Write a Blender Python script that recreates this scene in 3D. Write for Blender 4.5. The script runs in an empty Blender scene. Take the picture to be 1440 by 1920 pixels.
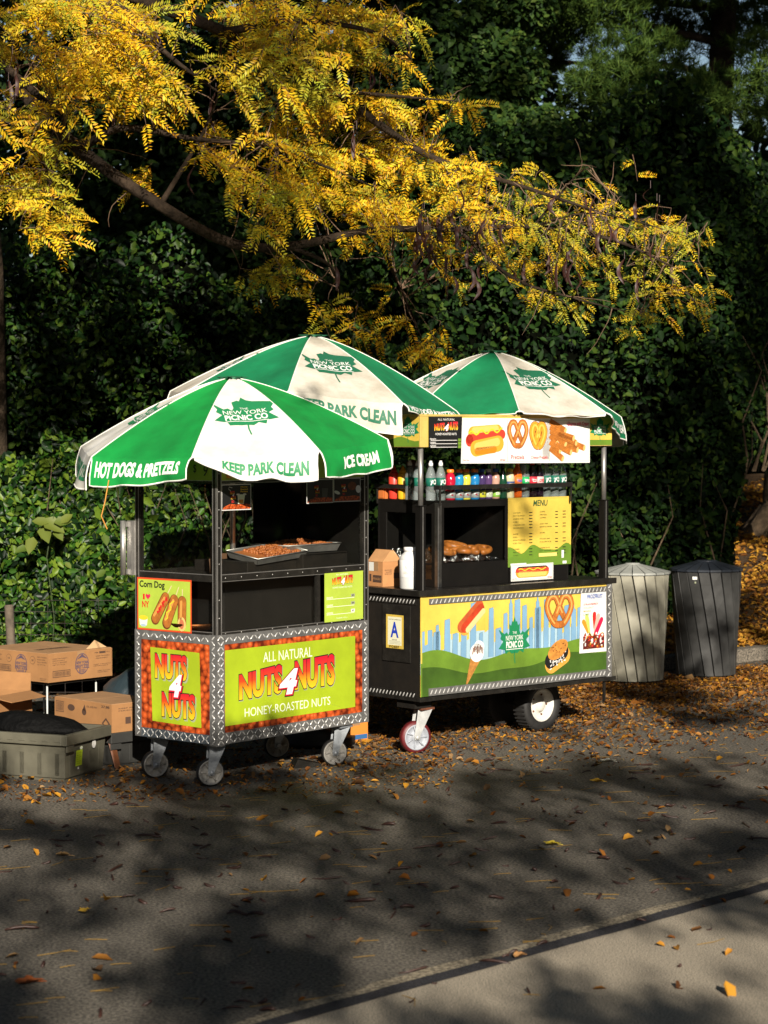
import bpy, bmesh, math, random
import numpy as np
from mathutils import Vector, Matrix, Euler
random.seed(7); rng = np.random.default_rng(7)
S = bpy.context.scene; COL = S.collection; R = math.radians

# ---------------------------------------------------------------- camera, sky, sun, exposure
cam_d = bpy.data.cameras.new('camera'); cam = bpy.data.objects.new('camera', cam_d); COL.objects.link(cam); S.camera = cam
PITCH = 2.1666
cam.location = (0, 0, 2.0); cam.rotation_euler = (R(90-PITCH), 0, 0)
cam_d.sensor_fit = 'VERTICAL'; cam_d.sensor_height = 36; cam_d.lens = 4150/1920*36
cam_d.clip_start = .1; cam_d.clip_end = 2000
cam_d.dof.use_dof = True; cam_d.dof.focus_distance = 12.9; cam_d.dof.aperture_fstop = 4.5
SUN_EL, SUN_AZ = 22.0, 8.5            # azimuth: degrees right of straight behind the viewpoint
sv = Vector((math.cos(R(SUN_EL))*math.sin(R(SUN_AZ)), -math.cos(R(SUN_EL))*math.cos(R(SUN_AZ)), math.sin(R(SUN_EL))))
W = bpy.data.worlds.new('World'); S.world = W; W.use_nodes = True
nt = W.node_tree; sky = nt.nodes.new('ShaderNodeTexSky'); sky.sky_type = 'NISHITA'; sky.sun_disc = False
sky.sun_elevation = R(SUN_EL); sky.sun_rotation = math.atan2(sv.x, sv.y)
bg = nt.nodes['Background']; nt.links.new(sky.outputs[0], bg.inputs[0]); bg.inputs[1].default_value = .05
sl = bpy.data.lights.new('sun', 'SUN'); sun = bpy.data.objects.new('sun', sl); COL.objects.link(sun)
sl.energy = 5.0; sl.angle = R(.47); sl.color = (1, .92, .80)
sun.rotation_euler = sv.to_track_quat('Z', 'Y').to_euler()
vs = S.view_settings; vs.view_transform = 'Standard'; vs.look = 'None'; vs.exposure = 0.74; vs.gamma = 1
S.render.resolution_x = 768; S.render.resolution_y = 1024
try:
    S.cycles.max_bounces = 8; S.cycles.transparent_max_bounces = 24; S.cycles.caustics_reflective = False; S.cycles.caustics_refractive = False
except Exception: pass

# ---------------------------------------------------------------- helpers
def ray(px, py):                        # photo pixel -> direction from the viewpoint
    x = (px-720)/4150; u = (960-py)/4150; c, s = math.cos(R(PITCH)), math.sin(R(PITCH))
    return Vector((x, c+u*s, -s+u*c))
def at(px, py, Y):                      # the world point at distance Y that a photo pixel shows
    d = ray(px, py); return Vector((0, 0, 2)) + d*(Y/d.y)

def tag(o, label=None, cat=None, group=None, kind=None):
    for k, v in (('label', label), ('category', cat), ('group', group), ('kind', kind)):
        if v: o[k] = v
    return o
def empty(name, loc=(0, 0, 0), rz=0, label=None, cat=None, group=None):
    o = bpy.data.objects.new(name, None); COL.objects.link(o); o.location = loc; o.rotation_euler = (0, 0, rz)
    o.empty_display_size = .2
    return tag(o, label, cat, group)

class MB:
    """collects shapes and links them as ONE mesh object"""
    def __init__(s): s.v = []; s.f = []; s.m = []; s.sm = []
    def add(s, vs, fs, m=0, smooth=False):
        b = len(s.v); s.v += [tuple(p) for p in vs]
        for f in fs: s.f.append(tuple(i+b for i in f)); s.m.append(m); s.sm.append(smooth)
        return s
    def box(s, x0, x1, y0, y1, z0, z1, m=0, M=None):
        p = [Vector((x, y, z)) for z in (z0, z1) for y in (y0, y1) for x in (x0, x1)]
        if M: p = [M @ q for q in p]
        return s.add(p, [(0, 2, 3, 1), (4, 5, 7, 6), (0, 1, 5, 4), (2, 6, 7, 3), (0, 4, 6, 2), (1, 3, 7, 5)], m)
    def prism(s, pts, ext, m=0):        # planar 3-D polygon pulled along a vector
        n = len(pts); ext = Vector(ext); a = [Vector(p) for p in pts]
        return s.add(a+[p+ext for p in a], [tuple(range(n))[::-1], tuple(range(n, 2*n))]+[(i, (i+1) % n, n+(i+1) % n, n+i) for i in range(n)], m)
    def tube(s, pts, r, n=8, m=0, cap=True):
        pts = [Vector(p) for p in pts]; k = len(pts); rr = r if isinstance(r, (list, tuple)) else [r]*k
        vs = []; up = None
        for i, p in enumerate(pts):
            t = (pts[min(i+1, k-1)]-pts[max(i-1, 0)]).normalized()
            if up is None: up = t.orthogonal().normalized()
            up = (up-t*up.dot(t)); up = up.normalized() if up.length > 1e-6 else t.orthogonal().normalized()
            w = t.cross(up)
            vs += [p+(up*math.cos(2*math.pi*j/n)+w*math.sin(2*math.pi*j/n))*rr[i] for j in range(n)]
        fs = [(i*n+j, i*n+(j+1) % n, (i+1)*n+(j+1) % n, (i+1)*n+j) for i in range(k-1) for j in range(n)]
        if cap: fs += [tuple(range(n))[::-1], tuple(range((k-1)*n, k*n))]
        return s.add(vs, fs, m, n > 5)
    def lathe(s, prof, o=(0, 0, 0), ax=(0, 0, 1), n=20, m=0, smooth=True, cap=True):   # profile of (radius, height)
        o = Vector(o); ax = Vector(ax).normalized(); u = ax.orthogonal().normalized(); w = ax.cross(u); vs = []
        for r, h in prof: vs += [o+ax*h+(u*math.cos(2*math.pi*j/n)+w*math.sin(2*math.pi*j/n))*max(r, 1e-4) for j in range(n)]
        k = len(prof)
        fs = [(i*n+j, i*n+(j+1) % n, (i+1)*n+(j+1) % n, (i+1)*n+j) for i in range(k-1) for j in range(n)]
        if cap: fs += [tuple(range(n))[::-1], tuple(range((k-1)*n, k*n))]
        return s.add(vs, fs, m, smooth)
    def build(s, name, mats, parent=None, bevel=0, M=None):
        me = bpy.data.meshes.new(name)
        me.from_pydata([tuple(M @ Vector(p)) for p in s.v] if M else s.v, [], s.f)
        for x in (mats if isinstance(mats, (list, tuple)) else [mats]): me.materials.append(x)
        me.polygons.foreach_set('material_index', s.m); me.polygons.foreach_set('use_smooth', s.sm); me.update()
        o = bpy.data.objects.new(name, me); COL.objects.link(o)
        if parent: o.parent = parent
        if bevel:
            b = o.modifiers.new('bevel', 'BEVEL'); b.width = bevel; b.segments = 2; b.limit_method = 'ANGLE'; b.angle_limit = R(40)
        return o

def link_np(name, V, F, mat, parent=None, uv=None):                  # fast mesh from numpy arrays; F is (n,k)
    me = bpy.data.meshes.new(name); n, k = F.shape
    me.vertices.add(len(V)); me.vertices.foreach_set('co', V.astype(np.float32).ravel())
    me.loops.add(n*k); me.loops.foreach_set('vertex_index', F.astype(np.int32).ravel())
    me.polygons.add(n); me.polygons.foreach_set('loop_start', np.arange(n, dtype=np.int32)*k)
    me.update(calc_edges=True); me.validate()
    me.materials.append(mat); o = bpy.data.objects.new(name, me); COL.objects.link(o)
    if parent: o.parent = parent
    return o

# ---------------------------------------------------------------- materials
MATS = {}
def mat(name, col, rough=.5, metal=0, noise=None, bump=None, coat=0, spec=.5, col2=None, coords='Object', trans=0):
    if name in MATS: return MATS[name]
    m = bpy.data.materials.new(name); m.use_nodes = True; MATS[name] = m; n = m.node_tree.nodes; l = m.node_tree.links
    b = n['Principled BSDF']; b.inputs['Base Color'].default_value = (*col, 1); b.inputs['Roughness'].default_value = rough
    b.inputs['Metallic'].default_value = metal; b.inputs['Coat Weight'].default_value = coat; b.inputs['Specular IOR Level'].default_value = spec
    tc = n.new('ShaderNodeTexCoord')
    if noise:                           # (scale, amount): wear and unevenness of the surface itself
        t = n.new('ShaderNodeTexNoise'); t.inputs['Scale'].default_value = noise[0]; t.inputs['Detail'].default_value = 6; t.inputs['Roughness'].default_value = .65
        l.new(tc.outputs[coords], t.inputs['Vector'])
        r = n.new('ShaderNodeValToRGB'); r.color_ramp.elements[0].position = .38; r.color_ramp.elements[1].position = .66
        c2 = col2 or tuple(c*(1-noise[1]) for c in col)
        r.color_ramp.elements[0].color = (*c2, 1); r.color_ramp.elements[1].color = (*col, 1)
        l.new(t.outputs['Fac'], r.inputs[0]); l.new(r.outputs[0], b.inputs['Base Color'])
        if metal or rough < .5:
            mr = n.new('ShaderNodeMapRange'); mr.inputs[3].default_value = min(1, rough*1.6); mr.inputs[4].default_value = rough*.8
            l.new(t.outputs['Fac'], mr.inputs[0]); l.new(mr.outputs[0], b.inputs['Roughness'])
    if bump:
        t2 = n.new('ShaderNodeTexNoise'); t2.inputs['Scale'].default_value = bump[0]; t2.inputs['Detail'].default_value = 5
        l.new(tc.outputs[coords], t2.inputs['Vector']); bp = n.new('ShaderNodeBump'); bp.inputs['Strength'].default_value = bump[1]; bp.inputs['Distance'].default_value = bump[2] if len(bump) > 2 else .01
        l.new(t2.outputs['Fac'], bp.inputs['Height']); l.new(bp.outputs[0], b.inputs['Normal'])
    if trans:
        o = n['Material Output']; tr = n.new('ShaderNodeBsdfTranslucent'); tr.inputs[0].default_value = (*col, 1); mx = n.new('ShaderNodeMixShader'); mx.inputs[0].default_value = trans
        l.new(b.outputs[0], mx.inputs[1]); l.new(tr.outputs[0], mx.inputs[2]); l.new(mx.outputs[0], o.inputs[0])
        if noise: l.new(r.outputs[0], tr.inputs[0])
    return m
def leafmat(name, cols, rough=.45, trans=.25, spec=.35, big=None):
    """foliage: colour of each single leaf from a ramp; big = (scale, cols2, amount) adds larger patches of another tint"""
    if name in MATS: return MATS[name]
    m = bpy.data.materials.new(name); m.use_nodes = True; MATS[name] = m; n = m.node_tree.nodes; l = m.node_tree.links
    b = n['Principled BSDF']; b.inputs['Roughness'].default_value = rough; b.inputs['Specular IOR Level'].default_value = spec
    g = n.new('ShaderNodeNewGeometry'); r = n.new('ShaderNodeValToRGB'); e = r.color_ramp.elements
    while len(e) < len(cols): e.new(.5)
    for i, c in enumerate(cols): e[i].position = i/(len(cols)-1); e[i].color = (*c, 1)
    l.new(g.outputs['Random Per Island'], r.inputs[0]); out = r.outputs[0]
    tc = n.new('ShaderNodeTexCoord')
    for sc_, c_, am_, th_ in big or ():
        t = n.new('ShaderNodeTexNoise'); t.inputs['Scale'].default_value = sc_; l.new(tc.outputs['Object'], t.inputs['Vector'])
        r2 = n.new('ShaderNodeValToRGB'); r2.color_ramp.elements[0].position = th_; r2.color_ramp.elements[1].position = th_+.1
        r2.color_ramp.elements[0].color = (0, 0, 0, 1); r2.color_ramp.elements[1].color = (am_,)*3+(1,)
        l.new(t.outputs['Fac'], r2.inputs[0]); mx = n.new('ShaderNodeMixRGB'); l.new(r2.outputs[0], mx.inputs[0]); l.new(out, mx.inputs[1]); mx.inputs[2].default_value = (*c_, 1); out = mx.outputs[0]
    l.new(out, b.inputs['Base Color'])
    o = n['Material Output']; tr = n.new('ShaderNodeBsdfTranslucent'); ms = n.new('ShaderNodeMixShader'); ms.inputs[0].default_value = trans
    l.new(out, tr.inputs[0]); l.new(b.outputs[0], ms.inputs[1]); l.new(tr.outputs[0], ms.inputs[2]); l.new(ms.outputs[0], o.inputs[0])
    return m
def glassmat(name, tint=(1, 1, 1), refl=1.0, solid=0, scol=(.8, .9, .9), dirt=.0):
    if name in MATS: return MATS[name]
    m = bpy.data.materials.new(name); m.use_nodes = True; MATS[name] = m; n = m.node_tree.nodes; l = m.node_tree.links; n.remove(n['Principled BSDF'])
    t = n.new('ShaderNodeBsdfTransparent'); t.inputs[0].default_value = (*tint, 1); g = n.new('ShaderNodeBsdfGlossy'); g.inputs['Roughness'].default_value = .03
    f = n.new('ShaderNodeLayerWeight'); f.inputs[0].default_value = .5; pw = n.new('ShaderNodeMath'); pw.operation = 'POWER'; pw.inputs[1].default_value = 4; l.new(f.outputs['Facing'], pw.inputs[0]); mu = n.new('ShaderNodeMath'); mu.operation = 'MULTIPLY_ADD'; mu.inputs[1].default_value = .6*refl; mu.inputs[2].default_value = .035*refl; l.new(pw.outputs[0], mu.inputs[0])
    ms = n.new('ShaderNodeMixShader'); l.new(mu.outputs[0], ms.inputs[0]); l.new(t.outputs[0], ms.inputs[1]); l.new(g.outputs[0], ms.inputs[2]); out = ms.outputs[0]
    if solid:
        d = n.new('ShaderNodeBsdfDiffuse'); d.inputs[0].default_value = (*scol, 1); m2 = n.new('ShaderNodeMixShader'); m2.inputs[0].default_value = solid
        l.new(out, m2.inputs[1]); l.new(d.outputs[0], m2.inputs[2]); out = m2.outputs[0]
    l.new(out, n['Material Output'].inputs[0]); return m
def rampmat(name, stops, rough=.35, axis=1):       # print with a colour run along the artwork's own height
    if name in MATS: return MATS[name]
    m = mat(name, stops[0][1], rough); n = m.node_tree.nodes; l = m.node_tree.links; uv = n.new('ShaderNodeUVMap'); sx = n.new('ShaderNodeSeparateXYZ'); r = n.new('ShaderNodeValToRGB')
    e = r.color_ramp.elements
    while len(e) < len(stops): e.new(.5)
    for i, (p, c) in enumerate(stops): e[i].position = p; e[i].color = (*c, 1)
    l.new(uv.outputs[0], sx.inputs[0]); l.new(sx.outputs[axis], r.inputs[0]); l.new(r.outputs[0], n['Principled BSDF'].inputs['Base Color']); return m
def nutprint(name, scale, c=((.10, .012, .004), (.62, .10, .02), (.80, .26, .09))):
    if name in MATS: return MATS[name]
    m = mat(name, (.6, .15, .04), .35); n = m.node_tree.nodes; l = m.node_tree.links; tc = n.new('ShaderNodeTexCoord')
    v = n.new('ShaderNodeTexVoronoi'); v.inputs['Scale'].default_value = scale; v.inputs['Randomness'].default_value = .8; ns = n.new('ShaderNodeTexNoise'); ns.inputs['Scale'].default_value = scale*2.5
    mv = n.new('ShaderNodeMixRGB'); mv.blend_type = 'ADD'; mv.inputs[0].default_value = .012
    l.new(tc.outputs['Object'], ns.inputs['Vector']); l.new(tc.outputs['Object'], mv.inputs[1]); l.new(ns.outputs['Color'], mv.inputs[2]); l.new(mv.outputs[0], v.inputs['Vector'])
    r = n.new('ShaderNodeValToRGB'); e = r.color_ramp.elements; e.new(.5); e.new(.5)
    for i, (p, cc) in enumerate(((.0, c[2]), (.22, c[1]), (.5, tuple(x*.62 for x in c[1])), (.75, c[0]))): e[i].position = p; e[i].color = (*cc, 1)
    l.new(v.outputs['Distance'], r.inputs[0]); l.new(r.outputs[0], n['Principled BSDF'].inputs['Base Color']); return m

# ---------------------------------------------------------------- flat printed artwork (posters, panels, lettering)
_TXT = {}
def textmesh(s, off=0, shear=0):
    k = (s, off, shear)
    if k not in _TXT:
        c = bpy.data.curves.new('t', 'FONT'); c.body = s; c.offset = off; c.shear = shear; c.resolution_u = 3; c.fill_mode = 'FRONT'
        o = bpy.data.objects.new('t', c); COL.objects.link(o); bpy.context.view_layer.update()
        me = bpy.data.meshes.new_from_object(o.evaluated_get(bpy.context.evaluated_depsgraph_get()))
        v = np.array([x.co[:2] for x in me.vertices]).reshape(-1, 2); f = [tuple(p.vertices) for p in me.polygons]
        bpy.data.objects.remove(o); bpy.data.curves.remove(c); bpy.data.meshes.remove(me); _TXT[k] = (v, f)
    return _TXT[k]
class Art:
    """2-D shapes in layers, mapped onto a surface and linked as ONE mesh with a UV per shape"""
    def __init__(s, step=.0006): s.v = []; s.f = []; s.m = []; s.uv = []; s.mats = []; s.step = step; s.lay = 0
    def mi(s, m):
        if m not in s.mats: s.mats.append(m)
        return s.mats.index(m)
    def put(s, vs, fs, m, lay, box=None):
        b = len(s.v); vs = [tuple(p) for p in vs]; a = np.array(vs)
        x0, y0 = a.min(0); x1, y1 = a.max(0)
        if box: x0, y0, x1, y1 = box
        h = lay*s.step
        for x, y in vs: s.v.append((x, y, h)); s.uv.append(((x-x0)/max(x1-x0, 1e-9), (y-y0)/max(y1-y0, 1e-9)))
        k = s.mi(m)
        for f in fs:
            g = tuple(i+b for i in f)
            ar = sum(s.v[g[i]][0]*s.v[g[(i+1) % len(g)]][1]-s.v[g[(i+1) % len(g)]][0]*s.v[g[i]][1] for i in range(len(g)))
            s.f.append(g if ar > 0 else g[::-1]); s.m.append(k)
    def poly(s, pts, m, lay=1): s.put(pts, [tuple(range(len(pts)))], m, lay)
    def rect(s, x0, y0, x1, y1, m, lay=1): s.poly([(x0, y0), (x1, y0), (x1, y1), (x0, y1)], m, lay)
    def grid(s, x0, y0, x1, y1, m, lay=1, nx=1, ny=1):
        vs = [(x0+(x1-x0)*i/nx, y0+(y1-y0)*j/ny) for j in range(ny+1) for i in range(nx+1)]
        s.put(vs, [(j*(nx+1)+i, j*(nx+1)+i+1, (j+1)*(nx+1)+i+1, (j+1)*(nx+1)+i) for j in range(ny) for i in range(nx)], m, lay)
    def frame(s, x0, y0, x1, y1, w, m, lay=1):
        s.rect(x0, y0, x1, y0+w, m, lay); s.rect(x0, y1-w, x1, y1, m, lay); s.rect(x0, y0+w, x0+w, y1-w, m, lay); s.rect(x1-w, y0+w, x1, y1-w, m, lay)
    def ell(s, cx, cy, rx, ry, m, lay=1, rot=0, n=22, a0=0, a1=360):
        c, q = math.cos(R(rot)), math.sin(R(rot)); p = []
        for i in range(n):
            t = R(a0+(a1-a0)*i/(n if a1-a0 >= 360 else n-1)); x, y = rx*math.cos(t), ry*math.sin(t); p.append((cx+x*c-y*q, cy+x*q+y*c))
        s.poly(p, m, lay)
    def stroke(s, pts, w, m, lay=1, closed=False):
        n = len(pts); P = [Vector(p) for p in pts]; L = []; Q = []
        ws = w if isinstance(w, (list, tuple)) else [w]*n
        for i in range(n):
            t = (P[(i+1) % n if closed else min(i+1, n-1)]-P[i-1 if closed else max(i-1, 0)]); t = t.normalized() if t.length else Vector((1, 0)); nn = Vector((-t.y, t.x))
            L.append(P[i]+nn*ws[i]/2); Q.append(P[i]-nn*ws[i]/2)
        s.put(L+Q, [(i, (i+1) % n, n+(i+1) % n, n+i) for i in range(n if closed else n-1)], m, lay)
    def caps(s, x0, y0, x1, y1, r, m, lay=1, n=10, r2=None):            # rounded bar
        a = math.atan2(y1-y0, x1-x0); r2 = r2 or r; p = []
        for i in range(n+1): t = a+math.pi/2+math.pi*i/n; p.append((x0+r*math.cos(t), y0+r*math.sin(t)))
        for i in range(n+1): t = a-math.pi/2+math.pi*i/n; p.append((x1+r2*math.cos(t), y1+r2*math.sin(t)))
        s.poly(p, m, lay)
    def text(s, t, x0, y0, x1, y1, m, lay=2, bold=0, grow=0, shear=0, warp=None, dx=0, dy=0):
        v, _ = textmesh(t, bold, shear); a, b = v.min(0), v.max(0); v2, f = textmesh(t, bold+grow, shear)
        q = (v2-a)/(b-a)
        if warp: q = np.array([warp(*p) for p in q])
        q = q*[x1-x0, y1-y0]+[x0+dx, y0+dy]; s.put(q.tolist(), f, m, lay, (x0+dx, y0+dy, x1+dx, y1+dy))
    def build(s, name, parent, f):
        me = bpy.data.meshes.new(name); me.from_pydata([tuple(f(*p)) for p in s.v], [], s.f)
        for x in s.mats: me.materials.append(x)
        me.polygons.foreach_set('material_index', s.m); u = me.uv_layers.new(name='UVMap')
        idx = np.zeros(len(me.loops), dtype=np.int32); me.loops.foreach_get('vertex_index', idx)
        u.data.foreach_set('uv', np.array(s.uv, dtype=np.float32)[idx].ravel()); me.update()
        o = bpy.data.objects.new(name, me); COL.objects.link(o)
        if parent: o.parent = parent
        return o
def front(off=0): return lambda x, y, h: (x, -off-h, y)           # artwork on a cart's long side (local y = 0)
def side(off=0): return lambda x, y, h: (-off-h, -x, y)           # on its short end (local x = 0); x runs from -depth to 0

MAPLE = [(0, 1), (.08, .80), (.15, .84), (.22, .66), (.33, .74), (.31, .46), (.38, .34), (.50, .44), (.64, .38), (1.0, .56), (.84, .34), (.90, .22), (.72, .12), (1.0, -.14), (.62, -.20), (.56, -.36), (.34, -.26), (.18, -.36), (.06, -.34)]
def maple(A, cx, cy, rx, ry, m, lay=1, stem=True):
    r = [(cx+x*rx, cy+y*ry) for x, y in MAPLE]; l = [(cx-x*rx, cy+y*ry) for x, y in MAPLE[1:]][::-1]
    A.poly(r+l, m, lay)
    if stem: A.stroke([(cx, cy-.3*ry), (cx-.01*rx, cy-.5*ry), (cx+.03*rx, cy-.72*ry)], .05*rx, m, lay)
def emblem(A, cx, cy, rx, ry, green, white, lay=1, k=1.0):
    """leaf badge with its three lines of lettering"""
    maple(A, cx, cy, rx, ry, green, lay)
    A.text('THE', cx-.13*rx, cy+.36*ry, cx+.13*rx, cy+.45*ry, white, lay+1, .0)
    A.text('NEW YORK', cx-.66*rx*k, cy+.13*ry, cx+.66*rx*k, cy+.31*ry, white, lay+1, .004)
    A.text('PiCNiC CO', cx-.64*rx*k, cy-.15*ry, cx+.64*rx*k, cy+.10*ry, white, lay+1, .035)
    A.rect(cx-.64*rx*k, cy-.21*ry, cx+.64*rx*k, cy-.185*ry, white, lay+1)
def nuts4(A, x0, y0, x1, y1, lay=2, mats=None, stack=False, line=1.0):
    """the NUTS 4 NUTS lettering: colour run, black outline, grey drop shadow, white figure 4 between"""
    g, k, sh, w, rd = mats; H = y1-y0; Wd = x1-x0
    def word(t, a, b, c, d, warp=None):
        A.text(t, a, b, c, d, sh, lay, .05, .030*line, 0, warp, .012*H*2, -.012*H*2); A.text(t, a, b, c, d, k, lay+1, .05, .028*line, 0, warp); A.text(t, a, b, c, d, g, lay+2, .05, 0, 0, warp)
    if stack:
        word('NUTS', x0, y0+.60*H, x0+.80*Wd, y1); word('NUTS', x0+.17*Wd, y0, x1, y0+.40*H); f = (x0+.36*Wd, y0+.33*H, x0+.68*Wd, y0+.69*H)
    else:
        word('NUTS', x0, y0, x0+.44*Wd, y0+.88*H, lambda x, y: (x, y*(.86+.14*x)+.05*x)); word('NUTS', x0+.57*Wd, y0+.06*H, x1, y0+.94*H, lambda x, y: (x, y*(1.0+.10*x)+.02)); f = (x0+.405*Wd, y0-.02*H, x0+.60*Wd, y0+.74*H)
    A.text('4', *f, k, lay+3, .05, .05*line, .25, None, .016*H, -.02*H); A.text('4', *f, rd, lay+4, .05, .03*line, .25, None, .012*H, -.012*H); A.text('4', *f, w, lay+5, .05, .0, .25)

def blob(MBo, c, rad, m=0, seed=0, amp=.18, nu=14, nv=9, fl=None):     # lumpy rounded body
    r = random.Random(seed); ph = [r.uniform(0, 6.28) for _ in range(8)]; c = Vector(c); vs = []
    for j in range(nv+1):
        t = math.pi*j/nv
        for i in range(nu):
            p = 2*math.pi*i/nu; d = Vector((math.sin(t)*math.cos(p), math.sin(t)*math.sin(p), math.cos(t)))
            k = 1+amp*(math.sin(3*d.x+ph[0]+2*d.z)+math.sin(4*d.y+ph[1]-d.x)+.7*math.sin(7*d.z+ph[2]+3*d.x)+.5*math.sin(11*d.x+ph[3]))/2
            q = Vector((d.x*rad[0], d.y*rad[1], d.z*rad[2]))*k+c
            if fl is not None: q.z = max(q.z, fl)
            vs.append(q)
    MBo.add(vs, [(j*nu+i, j*nu+(i+1) % nu, (j+1)*nu+(i+1) % nu, (j+1)*nu+i) for j in range(nv) for i in range(nu)], m, True)
# ---------------------------------------------------------------- shared materials of the carts
steel = mat('stainless_steel', (.55, .53, .50), .34, .8, (9, .35)); darksteel = mat('dark_stainless', (.065, .060, .052), .24, .7, (12, .5), bump=(30, .1, .002))
tread = mat('tread_plate_aluminium', (.25, .245, .235), .42, .45, (14, .45), bump=(60, .15, .002)); treadbar = mat('tread_bar_lit', (.66, .65, .62), .38, .3, (20, .3)); black = mat('black_enamel', (.008, .007, .006), .4, 0, (10, .4), spec=.25); grime = mat('grimy_black_steel', (.020, .016, .012), .5, .3, (8, .6), bump=(25, .2, .003))  # tread bars: same metal as the plate, made paler as if catching light
galv = mat('zinc_plated_fork', (.42, .45, .48), .45, .6, (20, .4)); rubber = mat('black_rubber', (.018, .017, .016), .7, 0, (25, .3)); wheelgrey = mat('worn_grey_wheel', (.42, .40, .36), .6, 0, (18, .5)); rust = mat('rust', (.16, .05, .02), .8, 0, (30, .5))
glass = glassmat('window_glass', (.96, .97, .96), .7); lime = mat('lime_print', (.40, .52, .020), .34, 0, (2.2, .24), bump=(7, .10, .01)); limec = mat('lime_card', (.42, .55, .06), .45, 0, (6, .15))
white = mat('white_print', (.80, .78, .74), .4, 0, (5, .16), bump=(6, .10, .01)); cream = mat('pale_print', (.75, .80, .62), .45); blk = mat('black_print', (.012, .012, .012), .4); grey = mat('grey_print', (.30, .32, .22), .5); red = mat('red_print', (.60, .025, .02), .4)
nutrun = rampmat('lettering_colour_run', [(0, (.85, .55, .02)), (.30, (.85, .36, .015)), (.62, (.70, .06, .015)), (1, (.55, .012, .03))])
NM = (nutrun, blk, mat('lettering_shadow', (.35, .38, .22), .5), mat('white_numeral', (.80, .82, .85), .4), mat('numeral_red', (.55, .01, .03), .4))
orange = mat('orange_print', (.72, .25, .02), .4); tan = mat('bun_print', (.75, .36, .06), .4, 0, (20, .3)); sausage = mat('sausage_print', (.58, .06, .02), .35, 0, (14, .4)); mustard = mat('mustard_print', (.85, .55, .03), .4); brown = mat('brown_print', (.22, .06, .015), .5, 0, (30, .5)); nutsml = nutprint('roasted_nut_print', 70); nutborder = nutprint('nut_border_print', 27)
picgreen = mat('badge_green', (.012, .19, .075), .4); picyel = mat('yellow_print', (.74, .52, .085), .36, 0, (3, .26), bump=(6, .08, .01)); hillg = mat('hill_green', (.15, .27, .028), .36, 0, (3, .35)); hilld = mat('hill_dark_green', (.06, .13, .016), .36, 0, (3, .45)); skyb = mat('print_blue', (.20, .37, .54), .38, 0, (3, .22)); skyl = mat('print_pale_blue', (.40, .56, .64), .38, 0, (3, .22)); outl = mat('print_outline', (.10, .16, .16), .5)

def lozenges(mb, x0, y0, x1, y1, f, mode=0, sp=.034, L=.034, w=.0075, h=.0022, m=0):
    """raised bars of a tread plate, in the plate's own 2-D frame; mode 0 herringbone, 1 all one way"""
    nx = max(1, round((x1-x0)/sp)); ny = max(1, round((y1-y0)/sp*1.15))
    for i in range(nx):
        for j in range(ny):
            cx = x0+(i+.5)*(x1-x0)/nx; cy = y0+(j+.5)*(y1-y0)/ny
            a = R(45 if (i+j) % 2 == 0 or mode else -45) + (R(14) if mode else 0); c, s = math.cos(a)*L/2, math.sin(a)*L/2; px, py = -math.sin(a)*w/2, math.cos(a)*w/2
            o = [(cx+c, cy+s), (cx+c*.5+px, cy+s*.5+py), (cx-c*.5+px, cy-s*.5+py), (cx-c, cy-s), (cx-c*.5-px, cy-s*.5-py), (cx+c*.5-px, cy+s*.5-py)]
            q = [(cx+(x-cx)*.72, cy+(y-cy)*.72) for x, y in o]
            mb.add([f(x, y, 0) for x, y in o]+[f(x, y, h) for x, y in q], [(6, 7, 8, 9, 10, 11)]+[(k, (k+1) % 6, 6+(k+1) % 6, 6+k) for k in range(6)], m)
def plate(parent, x0, y0, x1, y1, f, mode=0, t=.003, m=tread, sp=.034, mb=None):
    mb = MB(); p = [(x0, y0), (x1, y0), (x1, y1), (x0, y1)]
    mb.add([f(x, y, 0) for x, y in p]+[f(x, y, t) for x, y in p], [(4, 5, 6, 7), (0, 1, 5, 4), (1, 2, 6, 5), (2, 3, 7, 6), (3, 0, 4, 7)])
    lozenges(mb, x0+.004, y0+.004, x1-.004, y1-.004, lambda x, y, h: f(x, y, h+t), mode, sp, m=1); return mb.build('tread_plate_trim', [m, treadbar], parent)
def pane(name, parent, pts, ext=(0, 0, 0)):
    return MB().prism(pts, ext).build(name, glass, parent)

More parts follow.
